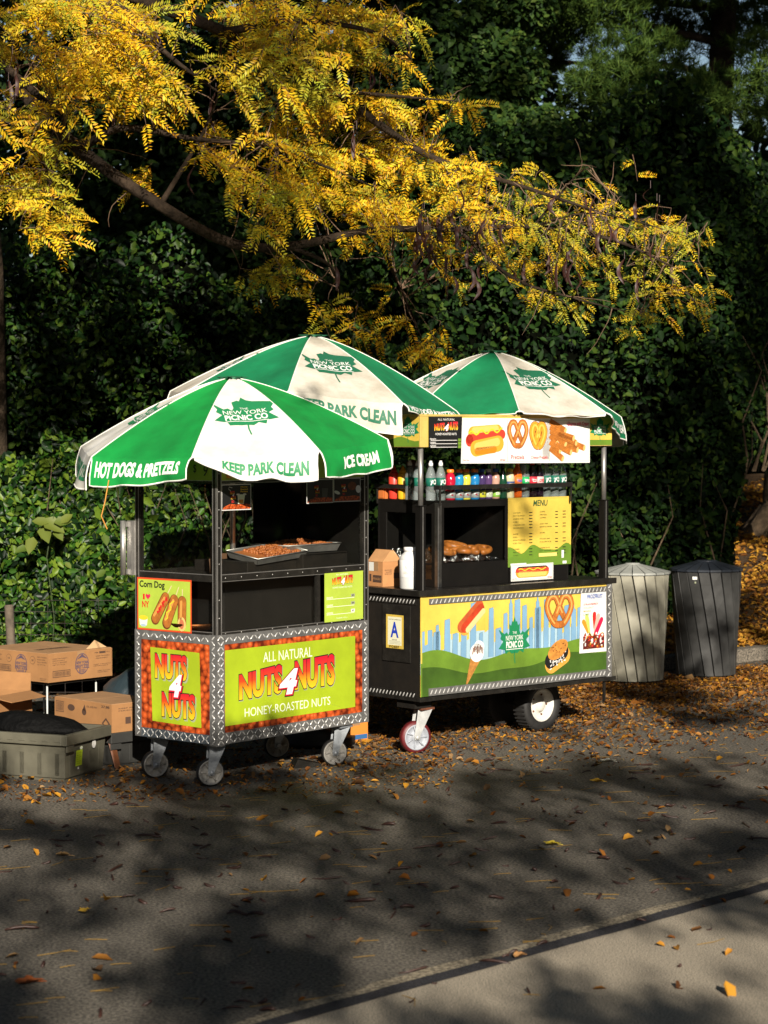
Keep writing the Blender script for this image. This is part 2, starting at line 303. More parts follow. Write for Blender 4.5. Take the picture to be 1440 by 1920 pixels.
def caster(parent, x, y, r, wd, az, rz, tyre, hub, forkm, topz, lean=.03, spokes=0, topm=None):
    """swivel caster under a cart: fork (part) > wheel; az = world heading of the axle towards the viewer"""
    ax = Vector((math.cos(az-rz), math.sin(az-rz), 0)); tg = Vector((-ax.y, ax.x, 0)); o = Vector((x, y, r))
    f = MB()
    for sgn in (1, -1):
        c = o+ax*sgn*(wd/2+.006); top = Vector((x, y, topz-.012))+tg*lean+ax*sgn*(wd/2+.006)
        f.prism([c+tg*.016+Vector((0, 0, -.016)), c-tg*.016+Vector((0, 0, -.016)), c-tg*.02, top-tg*.045, top+tg*.05, c+tg*.022+Vector((0, 0, .015))][::sgn], ax*sgn*.004)
        f.lathe([(.014, 0), (.014, .008), (.008, .012)], c+ax*sgn*.003, ax*sgn, 10)
    b = Vector((x, y, topz))+tg*lean
    f.box(-.055, .055, -.05, .05, -.014, 0, 1 if topm else 0, Matrix.Translation(b)); fo = f.build('caster_fork', [forkm, topm] if topm else forkm, parent, .0015)
    w = MB(); h = wd/2; hr_ = .90 if spokes == 6 else .80
    w.lathe([(r*(hr_-.04), -h), (r*.96, -h*.9), (r, -h*.5), (r, h*.5), (r*.96, h*.9), (r*(hr_-.04), h)], o, ax, 28, 1, True, False)
    w.lathe([(.02, -h*1.02), (r*hr_, -h*1.02), (r*hr_, h*1.02), (r*(hr_-.10), h*1.02), (r*(hr_-.16), h*.60), (r*.36, h*.55), (.026, h*.95), (.02, h*1.05)], o, ax, 28, 0)
    for k in range(spokes):
        t = 2*math.pi*k/spokes; d = tg*math.cos(t)+Vector((0, 0, 1))*math.sin(t); w.tube([o+ax*h*.75+d*.022, o+ax*h*.85+d*r*.72], [.004, .006], 6)
    w.build('wheel', [hub, tyre], fo); return fo

# ================================================================= the nut cart
P1, RZ1, L1, W1 = (-.9207, 12.1764), R(50.47), 1.2965, .6436
nut = empty('nut_cart', (*P1, 0), RZ1, 'lime green nut cart with glass upper half and orange nut borders on grey casters', 'food cart')
MB().box(.004, L1-.004, .004, W1-.004, .2475, .853).build('body', darksteel, nut)
F, Sd = front(), side()
plate(nut, .056, .803, L1-.055, .855, F); plate(nut, .056, .2475, L1-.055, .312, F)
plate(nut, -.0035, .240, .056, .858, F); plate(nut, L1-.055, .247, L1+.003, .857, F)
plate(nut, -W1+.048, .803, -.056, .855, Sd); plate(nut, -W1+.048, .2475, -.056, .30, Sd, m=mat('worn_tread_plate', (.30, .36, .42), .4, .8, (12, .5)))
plate(nut, -.056, .240, .0, .858, Sd); plate(nut, -W1-.003, .247, -W1+.048, .857, Sd)
A = Art(); A.rect(.054, .308, L1-.05, .806, nutborder, 2); A.grid(.060, .348, 1.176, .770, lime, 3)
A.text('ALL NATURAL', .372, .678, .790, .735, cream, 4, .0); A.text('HONEY-ROASTED NUTS', .218, .383, .950, .432, cream, 4, .0)
nuts4(A, .172, .482, .988, .672, 4, NM)
for q in range(5): A.stroke([(.10+.21*q, .36+.03*(q % 3)), (.16+.22*q, .362+.034*(q % 2))], .0012, mat('scuff', (.30, .36, .05), .6), 4)
A.build('graphic_panel', nut, F)
A = Art(); A.rect(-W1+.044, .296, -.05, .808, nutborder, 2); A.poly([(-.522, .762), (-.135, .752), (-.121, .334), (-.507, .343)], lime, 3)
nuts4(A, -.484, .374, -.168, .730, 4, NM, True); A.build('graphic_panel', nut, Sd)
# frame
fr = [(.0, .0), (L1-.035, .0), (.0, W1-.035), (L1-.035, W1-.035)]
RIV = [(.0045, 0), (.0045, .0015), (.001, .0032)]
for x, y in fr:
    m = MB().box(x, x+.035, y, y+.035, .853, 1.842)
    if y == 0:
        for z in (.95, 1.05, 1.25, 1.35, 1.45, 1.55, 1.65, 1.75, 1.81): m.lathe(RIV, (x+.0175, -.0003, z), (0, -1, 0), 6, 1)
        for q in (-.0006, .0305): m.box(x+q, x+q+.007, -.0018, -.0002, .856, 1.84, 1)  # thin bright strips on the post edges, added as their highlights
    if x == 0: m.box(-.0018, -.0002, y+.003, y+.0075, .856, 1.84, 1).box(-.0018, -.0002, y+.029, y+.0335, .856, 1.84, 1)  # matching highlight strips on the end face
    m.build('post', [darksteel, steel], nut)
n_ = (1.15, 1.192)
for bx_ in ((.035, L1-.035, .002, .032, *n_), (.035, L1-.035, W1-.032, W1-.002, *n_), (.002, .032, .035, W1-.035, *n_), (L1-.032, L1-.002, .035, W1-.035, *n_), (.035, L1-.035, .003, .03, .8535, .872), (.003, .03, .035, W1-.035, .8535, .872), (.845, .868, .004, .028, .872, 1.15), (.035, L1-.035, .004, .03, 1.695, 1.712), (.004, .03, .035, W1-.035, 1.695, 1.712)):
    m = MB().box(*bx_)
    if bx_[2] < .0035 and bx_[1] > 1:
        for q in range(10): m.lathe(RIV, (.07+q*(L1-.14)/9, bx_[2]-.0003, (bx_[4]+bx_[5])/2), (0, -1, 0), 6, 1)
    if bx_[1]-bx_[0] > .5 and bx_[2] < .1: m.box(bx_[0], bx_[1], bx_[2]-.0012, bx_[2]-.0001, bx_[5]-.004, bx_[5], 1).box(bx_[0], bx_[1], bx_[2]-.0012, bx_[2]-.0001, bx_[4], bx_[4]+.003, 1)  # bright lines along the rail edges stand in for highlights
    if bx_[3]-bx_[2] > .3 and bx_[0] < .1: m.box(bx_[0]-.0012, bx_[0]-.0001, bx_[2], bx_[3], bx_[5]-.004, bx_[5], 1)
    m.build('window_rail', [darksteel, steel], nut)
for z0, z1, x1 in ((1.192, 1.695, L1-.035), (.872, 1.15, .845)):
    pane('window_pane', nut, [(.035, .016, z0), (x1, .016, z0), (x1, .016, z1), (.035, .016, z1)], (0, .004, 0))
for z0, z1 in ((1.192, 1.695), (.872, 1.15)):
    pane('window_pane', nut, [(.016, .035, z0), (.016, .035, z1), (.016, W1-.035, z1), (.016, W1-.035, z0)], (.004, 0, 0))
MB().box(.02, L1-.02, .02, W1-.02, 1.842, 1.858).build('roof', steel, nut, .003)
hd = MB(); hd.box(.036, L1-.036, .002, .03, 1.712, 1.842); hd.box(.002, .03, .036, W1-.036, 1.712, 1.842); hd.build('header_box', limec, nut)
A = Art()
nuts4(A, .068, 1.722, .122, 1.815, 1, NM, True, .7); A.text('79', .175, 1.757, .225, 1.805, blk, 1, -.004, 0, .2); A.text('NUTS', .24, 1.762, .36, 1.795, mat('faded_green', (.13, .17, .03), .5), 1, .02)
A.build('header_sign', nut, F); A = Art(); A.text('9', -.100, 1.735, -.068, 1.795, blk, 1, .0, 0, .2); A.text('$', -.18, 1.75, -.155, 1.80, blk, 1, .0); A.build('header_sign', nut, Sd)
sh = MB(); sh.box(.03, L1-.03, .03, W1-.03, 1.155, 1.170); sh.build('counter', grime, nut)
MB().box(.20, L1-.05, .14, W1-.05, .8535, 1.135).build('warmer_cabinet', mat('sooty_black', (.007, .006, .005), .6, 0, (10, .4), spec=.2), nut, .006)
hb = MB(); hb.box(.86, L1-.037, .13, W1-.04, 1.170, 1.262); hb.box(.44, .858, .18, W1-.04, 1.170, 1.235); hb.tube([(.88, .126, 1.262), (L1-.05, .126, 1.262)], .005, 6); hb.build('griddle', grime, nut, .004)
MB().box(.98, L1-.036, W1-.012, W1-.004, 1.192, 1.80).box(L1-.010, L1-.003, .036, W1-.036, .872, 1.695).build('back_panel', black, nut)
MB().lathe([(.0, 0), (.13, 0), (.15, .03), (.145, .035), (.12, .012), (0, .012)], (.13, .30, .872)).build('round_pan', mat('copper_pan', (.25, .09, .03), .35, 1, (8, .3)), nut)
# posters on the cart
A = Art(); A.rect(-.622, .857, -.190, 1.155, mat('poster_red', (.62, .07, .02), .4), 0); A.grid(-.612, .867, -.200, 1.145, limec, 1)
A.text('Corn Dog', -.602, 1.088, -.400, 1.138, blk, 2, .028); A.text('I', -.575, 1.03, -.560, 1.062, red, 2, .03); A.text('NY', -.582, .985, -.525, 1.022, red, 2, .03)
A.poly([(-.534, 1.030), (-.553, 1.049), (-.552, 1.060), (-.543, 1.064), (-.534, 1.056), (-.525, 1.064), (-.516, 1.060), (-.515, 1.049)], mat('heart_pink', (.62, .02, .08), .4), 2)
for (a, b, c, d, r) in ((-.475, .925, -.395, 1.045, .034), (-.385, .905, -.325, 1.035, .035), (-.265, .91, -.262, 1.03, .034)):
    A.stroke([(c, d), (c+(c-a)*.62, d+(d-b)*.60)], .006, mat('stick', (.65, .50, .28), .6), 2); A.caps(a, b, c, d, r, brown, 3); A.caps(a+.003, b+.004, c+.002, d+.002, r*.86, mat('corn_dog_print', (.50, .17, .03), .4, 0, (26, .4)), 4); A.caps(a-.008, b+.02, c-.006, d, r*.25, mat('corn_dog_light', (.66, .30, .07), .4), 5)
A.ell(-.265, .905, .032, .04, mat('crumb_edge', (.75, .48, .16), .5), 5); A.ell(-.265, .905, .019, .027, mat('pink_meat', (.52, .16, .07), .5), 6)
A.stroke([(-.392+.012*math.sin(k*1.25)+k*.0052, .925+k*.0098) for k in range(12)], .008, mustard, 6)
for k in range(9): A.ell(-.452+k*.0085+.008*math.sin(k*2), .965+k*.010, .010, .007, red, 6, 30*k)
A.poly([(-.606, .925), (-.600, .885), (-.585, .876), (-.558, .876), (-.543, .885), (-.537, .925)], white, 2); A.ell(-.5715, .926, .036, .013, mustard, 3); A.ell(-.5715, .884, .022, .006, skyl, 3)
A.build('corn_dog_poster', nut, side(.006))
A = Art(); A.rect(.897, .868, 1.246, 1.155, limec, 0)
nuts4(A, .965, 1.083, 1.150, 1.135, 2, NM, False, .8); A.text('ALL NATURAL', 1.0, 1.138, 1.11, 1.147, cream, 1, .0); A.text('HONEY ROASTED NUTS', .97, 1.062, 1.145, 1.072, cream, 1, 0)
for k, t in enumerate(('PEANUTS', 'CASHEWS', 'ALMONDS')):
    z = 1.005-.045*k; A.rect(.915, z-.006, 1.165, z-.003, cream, 1); A.text(t, .915, z-.001, .972, z+.010, cream, 1, .02); A.rect(1.135, z, 1.170, z+.018, (grey, grey, white)[k], 1); A.text(('$3', '$4', '$5')[k], 1.143, z+.004, 1.162, z+.014, blk, 2, .02)
A.text('THANK YOU', 1.0, .883, 1.10, .890, cream, 1, 0); A.build('menu_card', nut, front(.004))
def nutposter(x0, x1, z0, z1, kind):
    A = Art(); A.rect(x0, z0, x1, z1, white, 0); A.rect(x0+.005, z0+.005, x1-.005, z1-.005, blk, 1); w, h = x1-x0, z1-z0
    A.poly([(x0+.006, z0+.006), (x1-.008, z0+.006), (x1-.03*w, z0+.20*h), (x0+.75*w, z0+.26*h), (x0+.5*w, z0+.22*h), (x0+.3*w, z0+.25*h), (x0+.1*w, z0+.15*h)], nutsml, 2)
    nuts4(A, x0+.28*w, z0+.42*h, x0+.47*w, z0+.74*h, 2, NM, True, .6); A.text('$2', x0+.33*w, z0+.28*h, x0+.42*w, z0+.38*h, red, 2, .01)
    if kind == 0:
        A.stroke([(x0+.36*w, z0+.86*h), (x0+.25*w, z0+.90*h), (x0+.24*w, z0+.8*h), (x0+.30*w, z0+.76*h), (x0+.30*w, z0+.68*h)], .003, white, 2)
        for k, t in enumerate(('Honey', 'Roasted', 'Pecans')): A.text(t, x0+.64*w, z0+(.85-.085*k)*h, x0+.88*w, z0+(.91-.085*k)*h, mustard, 2, .02)
        A.poly([(x0+.55*w, z0+.24*h), (x0+.74*w, z0+.24*h), (x0+.79*w, z0+.6*h), (x0+.53*w, z0+.6*h)], cream, 3); A.poly([(x0+.58*w, z0+.26*h), (x0+.72*w, z0+.26*h), (x0+.73*w, z0+.40*h), (x0+.56*w, z0+.40*h)], tan, 4)
        for s in (-1, 1): A.ell(x0+(.66+.11*s)*w, z0+.60*h, .06*w, .035*h, white, 4)
    elif kind == 1:
        A.poly([(x0+.58*w, z0+.24*h), (x0+.76*w, z0+.24*h), (x0+.80*w, z0+.62*h), (x0+.56*w, z0+.62*h)], mat('smoke_grey', (.08, .08, .075), .5), 3)
    else:
        A.ell(x0+.68*w, z0+.66*h, .16*w, .18*h, brown, 3); A.ell(x0+.91*w, z0+.52*h, .10*w, .16*h, white, 4, -25); A.ell(x0+.12*w, z0+.40*h, .11*w, .07*h, white, 4, -15)
    A.build('nut_poster', nut, front(.001))
nutposter(.036, .276, 1.545, 1.690, 0); nutposter(.744, .979, 1.565, 1.705, 1); nutposter(.982, 1.226, 1.568, 1.708, 2)
h = MB(); h.tube([(-.05, .690, 1.165), (-.05, .690, 1.475)], .016, 14); h.box(-.045, .0, .66, .672, 1.17, 1.20).box(-.045, 0, .66, .672, 1.44, 1.47).box(-.03, .0, .643, .68, 1.165, 1.475); h.build('push_handle', steel, nut)
c4 = ((.071, .125, -72, .035), (.085, .575, -70, .03), (1.085, .085, -72, .04), (1.10, .56, -72, .03))
for x, y, az, ln in c4: caster(nut, x, y, .079, .045, R(az), RZ1, rubber, wheelgrey, galv, .242, ln, 6)

# ---- loose things in and under the nut cart
nutm = nutprint('roasted_nuts', 55); 
def nut_heap(mb, x0, x1, y0, y1, z, hgt, n, m=0, r=.009):
    rr = random.Random(3)
    for k in range(n):
        u, v = rr.uniform(-1, 1), rr.uniform(-1, 1); zz = z+hgt*(1-u*u)*(1-v*v)*rr.uniform(.75, 1.0); q = rr.uniform(.7, 1.2)*r
        mb.lathe([(0, -q), (q*.75, -q*.6), (q, 0), (q*.8, q*.6), (0, q*1.1)], ((x0+x1)/2+u*(x1-x0)/2, (y0+y1)/2+v*(y1-y0)/2, zz), (rr.uniform(-1, 1), rr.uniform(-1, 1), rr.uniform(.2, 1)), 6, m)
nutc = leafmat('nut_pieces', [(.20, .05, .012), (.36, .11, .03), (.46, .16, .05), (.30, .08, .02)], .35, 0)
def tray(name, x0, x1, y0, y1, h, label, heap, M):
    t = MB(); e = .018
    t.box(x0, x1, y0, y1, 0, .004)
    for a in ([(x0, y0), (x1, y0)], [(x1, y0), (x1, y1)], [(x1, y1), (x0, y1)], [(x0, y1), (x0, y0)]):
        (ax, ay), (bx, by) = a; d = Vector((bx-ax, by-ay, 0)).normalized(); o = Vector((d.y, -d.x, 0))
        t.prism([Vector((ax, ay, 0)), Vector((bx, by, 0)), Vector((bx, by, h))+(o+d)*e, Vector((ax, ay, h))+(o-d)*e], -o*.003); t.tube([Vector((ax, ay, h))+(o-d)*e, Vector((bx, by, h))+(o+d)*e], .004, 6)
    r = empty(name, (0, 0, 0), 0, label, 'tray', 'nut trays on the griddle'); r.matrix_world = Matrix.Translation((*P1, 0)) @ Matrix.Rotation(RZ1, 4, 'Z') @ M
    t.build('pan', steel, r); g = MB(); g.box(x0+.006, x1-.006, y0+.006, y1-.006, .006, h*.8); nut_heap(g, *heap, 420); g.build('nuts', nutc, r); return r
tray('nut_tray', -.24, .20, -.13, .13, .045, 'flat steel tray heaped with roasted nuts on the taller part of the griddle', (-.22, .18, -.12, .12, .040, .030), Matrix.Translation((1.045, .33, 1.268)))
tray('nut_tray', -.20, .20, -.11, .11, .04, 'tilted steel tray of roasted nuts nearest the window', (-.10, .185, -.10, .10, .034, .026), Matrix.Translation((.70, .27, 1.248)) @ Matrix.Rotation(R(-4), 4, 'Y') @ Matrix.Rotation(R(9), 4, 'X'))
sc = MB(); sc.tube([(.15, .12, 1.172), (.17, .13, 1.29)], .008, 6); sc.box(.145, .185, .10, .14, 1.27, 1.30).tube([(.12, .16, 1.172), (.12, .17, 1.27)], .006, 6); o = sc.build('scoop', mat('wood_handle', (.12, .06, .03), .6), None); o.location = (*P1, 0); o.rotation_euler = (0, 0, RZ1); tag(o, 'pair of small wooden scoop handles standing on the counter beside the umbrella pole', 'scoop')

# ================================================================= the food cart
P2, RZ2, L2, W2 = (.2198, 13.4032), R(42.45), 1.7304, .80
food = empty('food_cart', (*P2, 0), RZ2, 'large hot dog cart with a city skyline wrap, menu board and bottle shelf', 'food cart')
b = MB(); b.box(.003, L2-.003, .003, W2-.003, .3619, .985); b.build('body', grime, food)
MB().box(-.012, L2+.03, -.012, W2+.02, .986, 1.012).box(-.02, L2+.036, -.020, -.0125, .978, 1.016).box(-.020, -.0125, -.0125, W2+.02, .978, 1.016).build('counter', darksteel, food, .004)
plate(food, .072, .927, 1.682, .962, F, 1, t=.009, sp=.036); plate(food, .066, .368, 1.682, .414, F, 1, t=.009, sp=.036); plate(food, 1.684, .362, L2+.002, .978, F, 0, t=.009, sp=.034)
plate(food, -W2, .926, -.035, .962, Sd, 1, m=darksteel, sp=.03); plate(food, -W2, .351, -.035, .394, Sd, 1, m=darksteel, sp=.03)
sk = MB(); sk.box(-.004, L2+.05, -.004, .04, .335, .3615); sk.box(-.004, .04, .041, W2, .335, .3615); sk.build('skirt_rail', darksteel, food, .003)
# printed wrap with skyline and hills
A = Art(); A.grid(0, .366, 1.684, .978, picyel, 1, 24, 6)
def hill(x): return .575+.028*math.sin(x*5.2+1.2)+.022*math.sin(x*9.1+.4)
n = 60; xs = [1.684*i/n for i in range(n+1)]
A.put([(x, .50) for x in xs]+[(x, .725+.015*math.sin(x*3)) for x in xs], [(i, i+1, n+2+i, n+1+i) for i in range(n)], skyl, 2)
bl = [(.0, .10, .77, 0), (.105, .165, .76, 0), (.125, .155, .80, 0), (.20, .25, .83, 0), (.27, .315, .74, 0), (.345, .39, .78, 1), (.425, .475, .92, 0), (.50, .535, .73, 0), (.585, .63, .88, 0), (.645, .70, .75, 0), (.715, .755, .84, 0), (.77, .80, .95, 1), (.815, .87, .92, 0), (.885, .93, .88, 0), (.95, .985, .80, 0), (1.0, 1.06, .86, 0), (1.015, 1.045, .95, 1), (1.085, 1.13, .91, 0), (1.15, 1.19, .77, 0), (1.21, 1.26, .80, 0), (1.275, 1.33, .86, 0), (1.345, 1.39, .88, 1), (1.40, 1.44, .84, 0)]
for a, c, t, k in bl:
    p = [(a, .57), (c, .57), (c, t-.02), (c-.004, t), (a+.006, t-.008)] if not k else [(a, .57), (c, .57), (c, t-.06), ((a+c)/2+.007, t-.05), ((a+c)/2, t), ((a+c)/2-.007, t-.05), (a, t-.06)]
    A.poly([(x+(-.002 if x < (a+c)/2 else .002), y+.002) for x, y in p], outl, 3); A.poly(p, skyb, 4)
for a, c, t in ((.035, .06, .64), (.17, .20, .60), (.26, .27, .66), (.325, .345, .64), (.395, .415, .65), (.55, .575, .69), (.635, .645, .62), (.70, .715, .67), (.875, .885, .68), (.935, .95, .64), (1.065, 1.08, .66), (1.135, 1.15, .70), (1.20, 1.21, .68), (1.26, 1.275, .64), (1.335, 1.345, .69)): A.poly([(a, .82), (c, .82), (c, t+.045), (a, t+.038)], picyel, 5)
A.put([(x, .40) for x in xs]+[(x, hill(x)+.022) for x in xs], [(i, i+1, n+2+i, n+1+i) for i in range(n)], hillg, 6)
A.put([(x, .366) for x in xs]+[(x, .51+.035*math.sin(x*4.1+2)+.01*math.sin(x*11)) for x in xs], [(i, i+1, n+2+i, n+1+i) for i in range(n)], hilld, 7)
A.rect(0, .366, .012, .978, picyel, 8); A.rect(0, .366, .012, .57, hillg, 9)
# hot dog
A.caps(.375, .758, .505, .872, .040, tan, 9); A.caps(.350, .775, .500, .895, .038, mat('hot_dog_bun_print', (.50, .10, .03), .4, 0, (12, .3)), 10); A.caps(.372, .765, .515, .880, .030, sausage, 11); A.caps(.398, .752, .535, .862, .018, mat('bun_pale', (.80, .50, .22), .4), 12)
# ice-cream cone
A.poly([(.425, .575), (.525, .575), (.398, .415), (.385, .415)], mat('cone_print', (.50, .22, .05), .5, 0, (40, .4)), 9); A.ell(.480, .605, .060, .058, white, 10); A.ell(.498, .640, .045, .04, white, 10)
for k in range(7): A.caps(.442+.014*k, .60+.012*(k % 3), .45+.012*k, .635+.01*(k % 2), .004, brown, 11)
# pretzel
pz = [(1.15+.03*math.cos(t)*0, 0) for t in ()]
def pretzel(A, cx, cy, w, h, m, lay, th, tone=None):
    pts = []
    for i in range(49):
        t = -1+2*i/48; s = abs(t); sg = -1 if t < 0 else 1
        k = [(.00, -.78), (.35, -.70), (.75, -.15), (.92, .40), (.70, .88), (.30, .90), (.05, .45), (-.22, -.10), (-.55, -.62)]
        u = s*8; j = min(7, int(u)); f = u-j; P = lambda q: k[max(0, min(8, q))]
        p0, p1, p2, p3 = P(j-1), P(j), P(j+1), P(j+2)
        xy = [.5*((2*p1[d])+(-p0[d]+p2[d])*f+(2*p0[d]-5*p1[d]+4*p2[d]-p3[d])*f*f+(-p0[d]+3*p1[d]-3*p2[d]+p3[d])*f**3) for d in (0, 1)]
        pts.append((cx+sg*xy[0]*w, cy-0+xy[1]*h))
    A.stroke(pts[:25], th, brown, lay); A.stroke(pts[:25], th*.86, m, lay+1); A.stroke(pts[24:], th, brown, lay+2); A.stroke(pts[24:], th*.86, m, lay+3)
    if tone: A.stroke(pts[3:22], th*.25, tone, lay+4); A.stroke(pts[27:46], th*.25, tone, lay+4)
ptz = mat('pretzel_print', (.55, .17, .03), .4, 0, (25, .4)); ptl = mat('pretzel_light', (.72, .34, .09), .4)
pretzel(A, 1.228, .820, .125, .108, ptz, 9, .048, ptl)
# cookie sandwich
A.caps(1.155, .482, 1.275, .535, .058, tan, 9); A.caps(1.145, .505, 1.265, .56, .05, blk, 10); rr = random.Random(1)
for k in range(60): a_ = rr.uniform(0, 1); A.ell(1.14+a_*.15, .488+a_*.055+rr.uniform(-.038, .03), .006, .0045, white, 11, rr.uniform(0, 90), 7)
A.ell(1.215, .575, .100, .055, mat('cookie_print', (.62, .26, .05), .4, 0, (30, .35)), 12, 25)
for k in range(14): A.ell(1.215+rr.uniform(-.07, .07), .578+rr.uniform(-.03, .035), .006, .004, brown, 13, 25, 7)
emblem(A, .816, .640, .142, .172, picgreen, white, 9, .84)
A.build('graphic_panel', food, front())
A = Art(); A.poly([(1.430, .932), (1.676, .928), (1.679, .533), (1.416, .536)], white, 0); A.text('FROZFRUIT', 1.490, .888, 1.640, .915, mat('deep_blue', (.03, .10, .38), .4), 1, .03)
for k, (t, m_) in enumerate((('STRAWBERRY', red), ('COCONUT', grey), ('MANGO', orange), ('LIME', hillg))): A.text(t, 1.455, .845-.022*k, 1.455+.014*len(t), .858-.022*k, m_, 1, .02)
for k, m_ in enumerate((orange, mat('lime_bar', (.45, .52, .12), .4), cream, red, mat('pink_bar', (.70, .38, .30), .4), mat('magenta_bar', (.50, .01, .06), .4))): 
    t = (k-2.6)*.34; A.caps(1.545+.035*math.sin(t), .655, 1.545+.115*math.sin(t), .66+.125*math.cos(t), .017, m_, 1+k % 3, 8)
A.rect(1.450, .560, 1.655, .645, mat('fruit_dark', (.10, .012, .010), .5), 4)
for k in range(70): A.ell(rr.uniform(1.455, 1.65), rr.uniform(.565, .66), rr.uniform(.005, .014), rr.uniform(.004, .009), (red, brown, white, nutsml, tan, white)[k % 6], 5+k % 2, rr.uniform(0, 90), 7)
A.build('ice_pop_poster', food, front(.0085))
# grade card in its holder
MB().box(-.006, .002, .083, .337, .566, .916).build('card_holder', darksteel, food, .003)
A = Art(); A.rect(-.299, .648, -.141, .855, picyel, 0); A.rect(-.283, .668, -.158, .842, mat('card_cream', (.72, .70, .50), .5), 1); A.text('A', -.258, .715, -.185, .812, mat('grade_blue', (.02, .05, .42), .4), 2, .03)
A.text('SANITARY INSPECTION', -.275, .823, -.165, .829, blk, 2); A.text('GRADE', -.245, .698, -.200, .705, blk, 2)
for k in range(3): A.rect(-.27, .692-.008*k, -.17+.01*(k % 2), .694-.008*k, grey, 2)
A.text('FV24007', -.27, .650, -.18, .665, blk, 2, .02); A.build('grade_card', food, side(.0065))
# posts and header
for x, y in ((.012, .012), (1.672, .012), (.012, W2-.052), (1.672, W2-.052)):
    MB().box(x, x+.044, y, y+.044, 1.0125, 1.525).box(x-.005, x+.049, y-.005, y+.049, 1.525, 1.531).box(x+.019, x+.024, y-.0015, y-.0002, 1.014, 1.524, 1).build('post_sleeve', [black, steel], food)  # narrow bright strip on each sleeve stands in for a vertical highlight
    MB().tube([(x+.022, y+.022, 1.5312), (x+.022, y+.022, 1.885)], .0165, 16).build('post', steel, food)
hx = MB(); hx.box(.0, L2+.004, .0, .03, 1.885, 2.072); hx.box(.0, .03, .031, W2, 1.885, 2.072); hx.box(L2-.026, L2+.004, .031, W2, 1.885, 2.072); hx.box(.03, L2-.027, W2-.03, W2-.001, 1.885, 2.072); hx.box(.0, L2+.002, .0, W2, 2.0725, 2.085); hx.build('header_box', mat('header_cream', (.62, .45, .12), .45, 0, (5, .3)), food, .002)
A = Art(); A.rect(.062, 1.890, L2+.003, 2.070, picyel, 1); A.rect(1.505, 1.89, L2+.003, 1.925, hillg, 2); A.rect(.066, 1.885, .353, 2.071, blk, 2); A.text('ALL NATURAL', .145, 2.047, .29, 2.060, white, 3)
nuts4(A, .115, 1.985, .315, 2.040, 3, NM, False, .6); A.text('HONEY-ROASTED NUTS', .125, 1.958, .305, 1.972, white, 3, .01)
for k in range(3): A.rect(.085, 1.925-.021*k, .31, 1.928-.021*k, white, 3); A.text(('PEANUTS', 'CASHEWS', 'ALMONDS')[k], .080, 1.930-.021*k, .130, 1.939-.021*k, white, 3, .02); A.rect(.318, 1.920-.021*k, .350, 1.937-.021*k, hillg, 3)
emblem(A, 1.616, 1.985, .098, .095, picgreen, white, 3, .9); A.build('header_sign', food, F)
A = Art(); A.grid(-W2+.01, 1.888, -.008, 2.069, picyel, 1)
A.put([(-W2+.01+.78*i/20, 1.888) for i in range(21)]+[(-W2+.01+.78*i/20, 1.935+.014*math.sin(i*.9)) for i in range(21)], [(i, i+1, 22+i, 21+i) for i in range(20)], hillg, 2); emblem(A, -.108, 1.985, .10, .10, picgreen, white, 3, .95); emblem(A, -.52, 1.985, .10, .10, picgreen, white, 3, .95); A.build('header_sign', food, Sd)
# the long menu poster: hot dog, pretzels, churros
A = Art(); A.poly([(.331, 1.783), (.342, 2.064), (1.504, 2.062), (1.506, 1.776)], white, 0); A.frame(.345, 1.79, 1.496, 2.054, .003, mat('poster_line', (.35, .48, .42), .5), 1)
for x in (.735, 1.122): A.rect(x, 1.79, x+.004, 2.054, grey, 1)
bun = mat('glossy_bun', (.80, .33, .035), .3); bunl = mat('bun_light', (.86, .48, .12), .3); sauce = mat('poster_sausage', (.62, .05, .03), .3)
A.caps(.435, 1.970, .650, 1.982, .042, bun, 1); A.caps(.445, 1.985, .640, 1.998, .022, bunl, 2); A.caps(.405, 1.932, .690, 1.962, .030, sauce, 3); A.ell(.405, 1.925, .034, .038, sauce, 3); A.caps(.460, 1.875, .655, 1.905, .050, bun, 4); A.caps(.47, 1.885, .645, 1.915, .026, bunl, 5); A.caps(.47, 1.858, .62, 1.868, .022, mat('bun_dark', (.62, .20, .015), .3), 5)
A.stroke([(.395+.0165*k, 1.968+k*.0012+.013*math.sin(k*1.15)) for k in range(19)], .010, mustard, 6)
A.text('Hot Dog', .350, 1.797, .405, 1.808, red, 2, .02); A.text('All Beef', .672, 1.797, .722, 1.808, red, 2, .02)
pretzel(A, .832, 1.957, .085, .087, ptz, 2, .036, ptl); pretzel(A, 1.018, 1.948, .062, .075, mat('cheese_pretzel', (.72, .30, .03), .35), 2, .055, mat('cheese_glaze', (.82, .47, .08), .35)); A.text('Pretzels', .772, 1.805, .890, 1.832, red, 2, .01); A.text('Cheese Pretzels', .952, 1.806, 1.105, 1.826, red, 2, .01)
ch = mat('churro_print', (.58, .20, .03), .45, 0, (30, .4)); chd = mat('churro_groove', (.30, .08, .012), .5); che = mat('churro_end', (.76, .42, .14), .5)
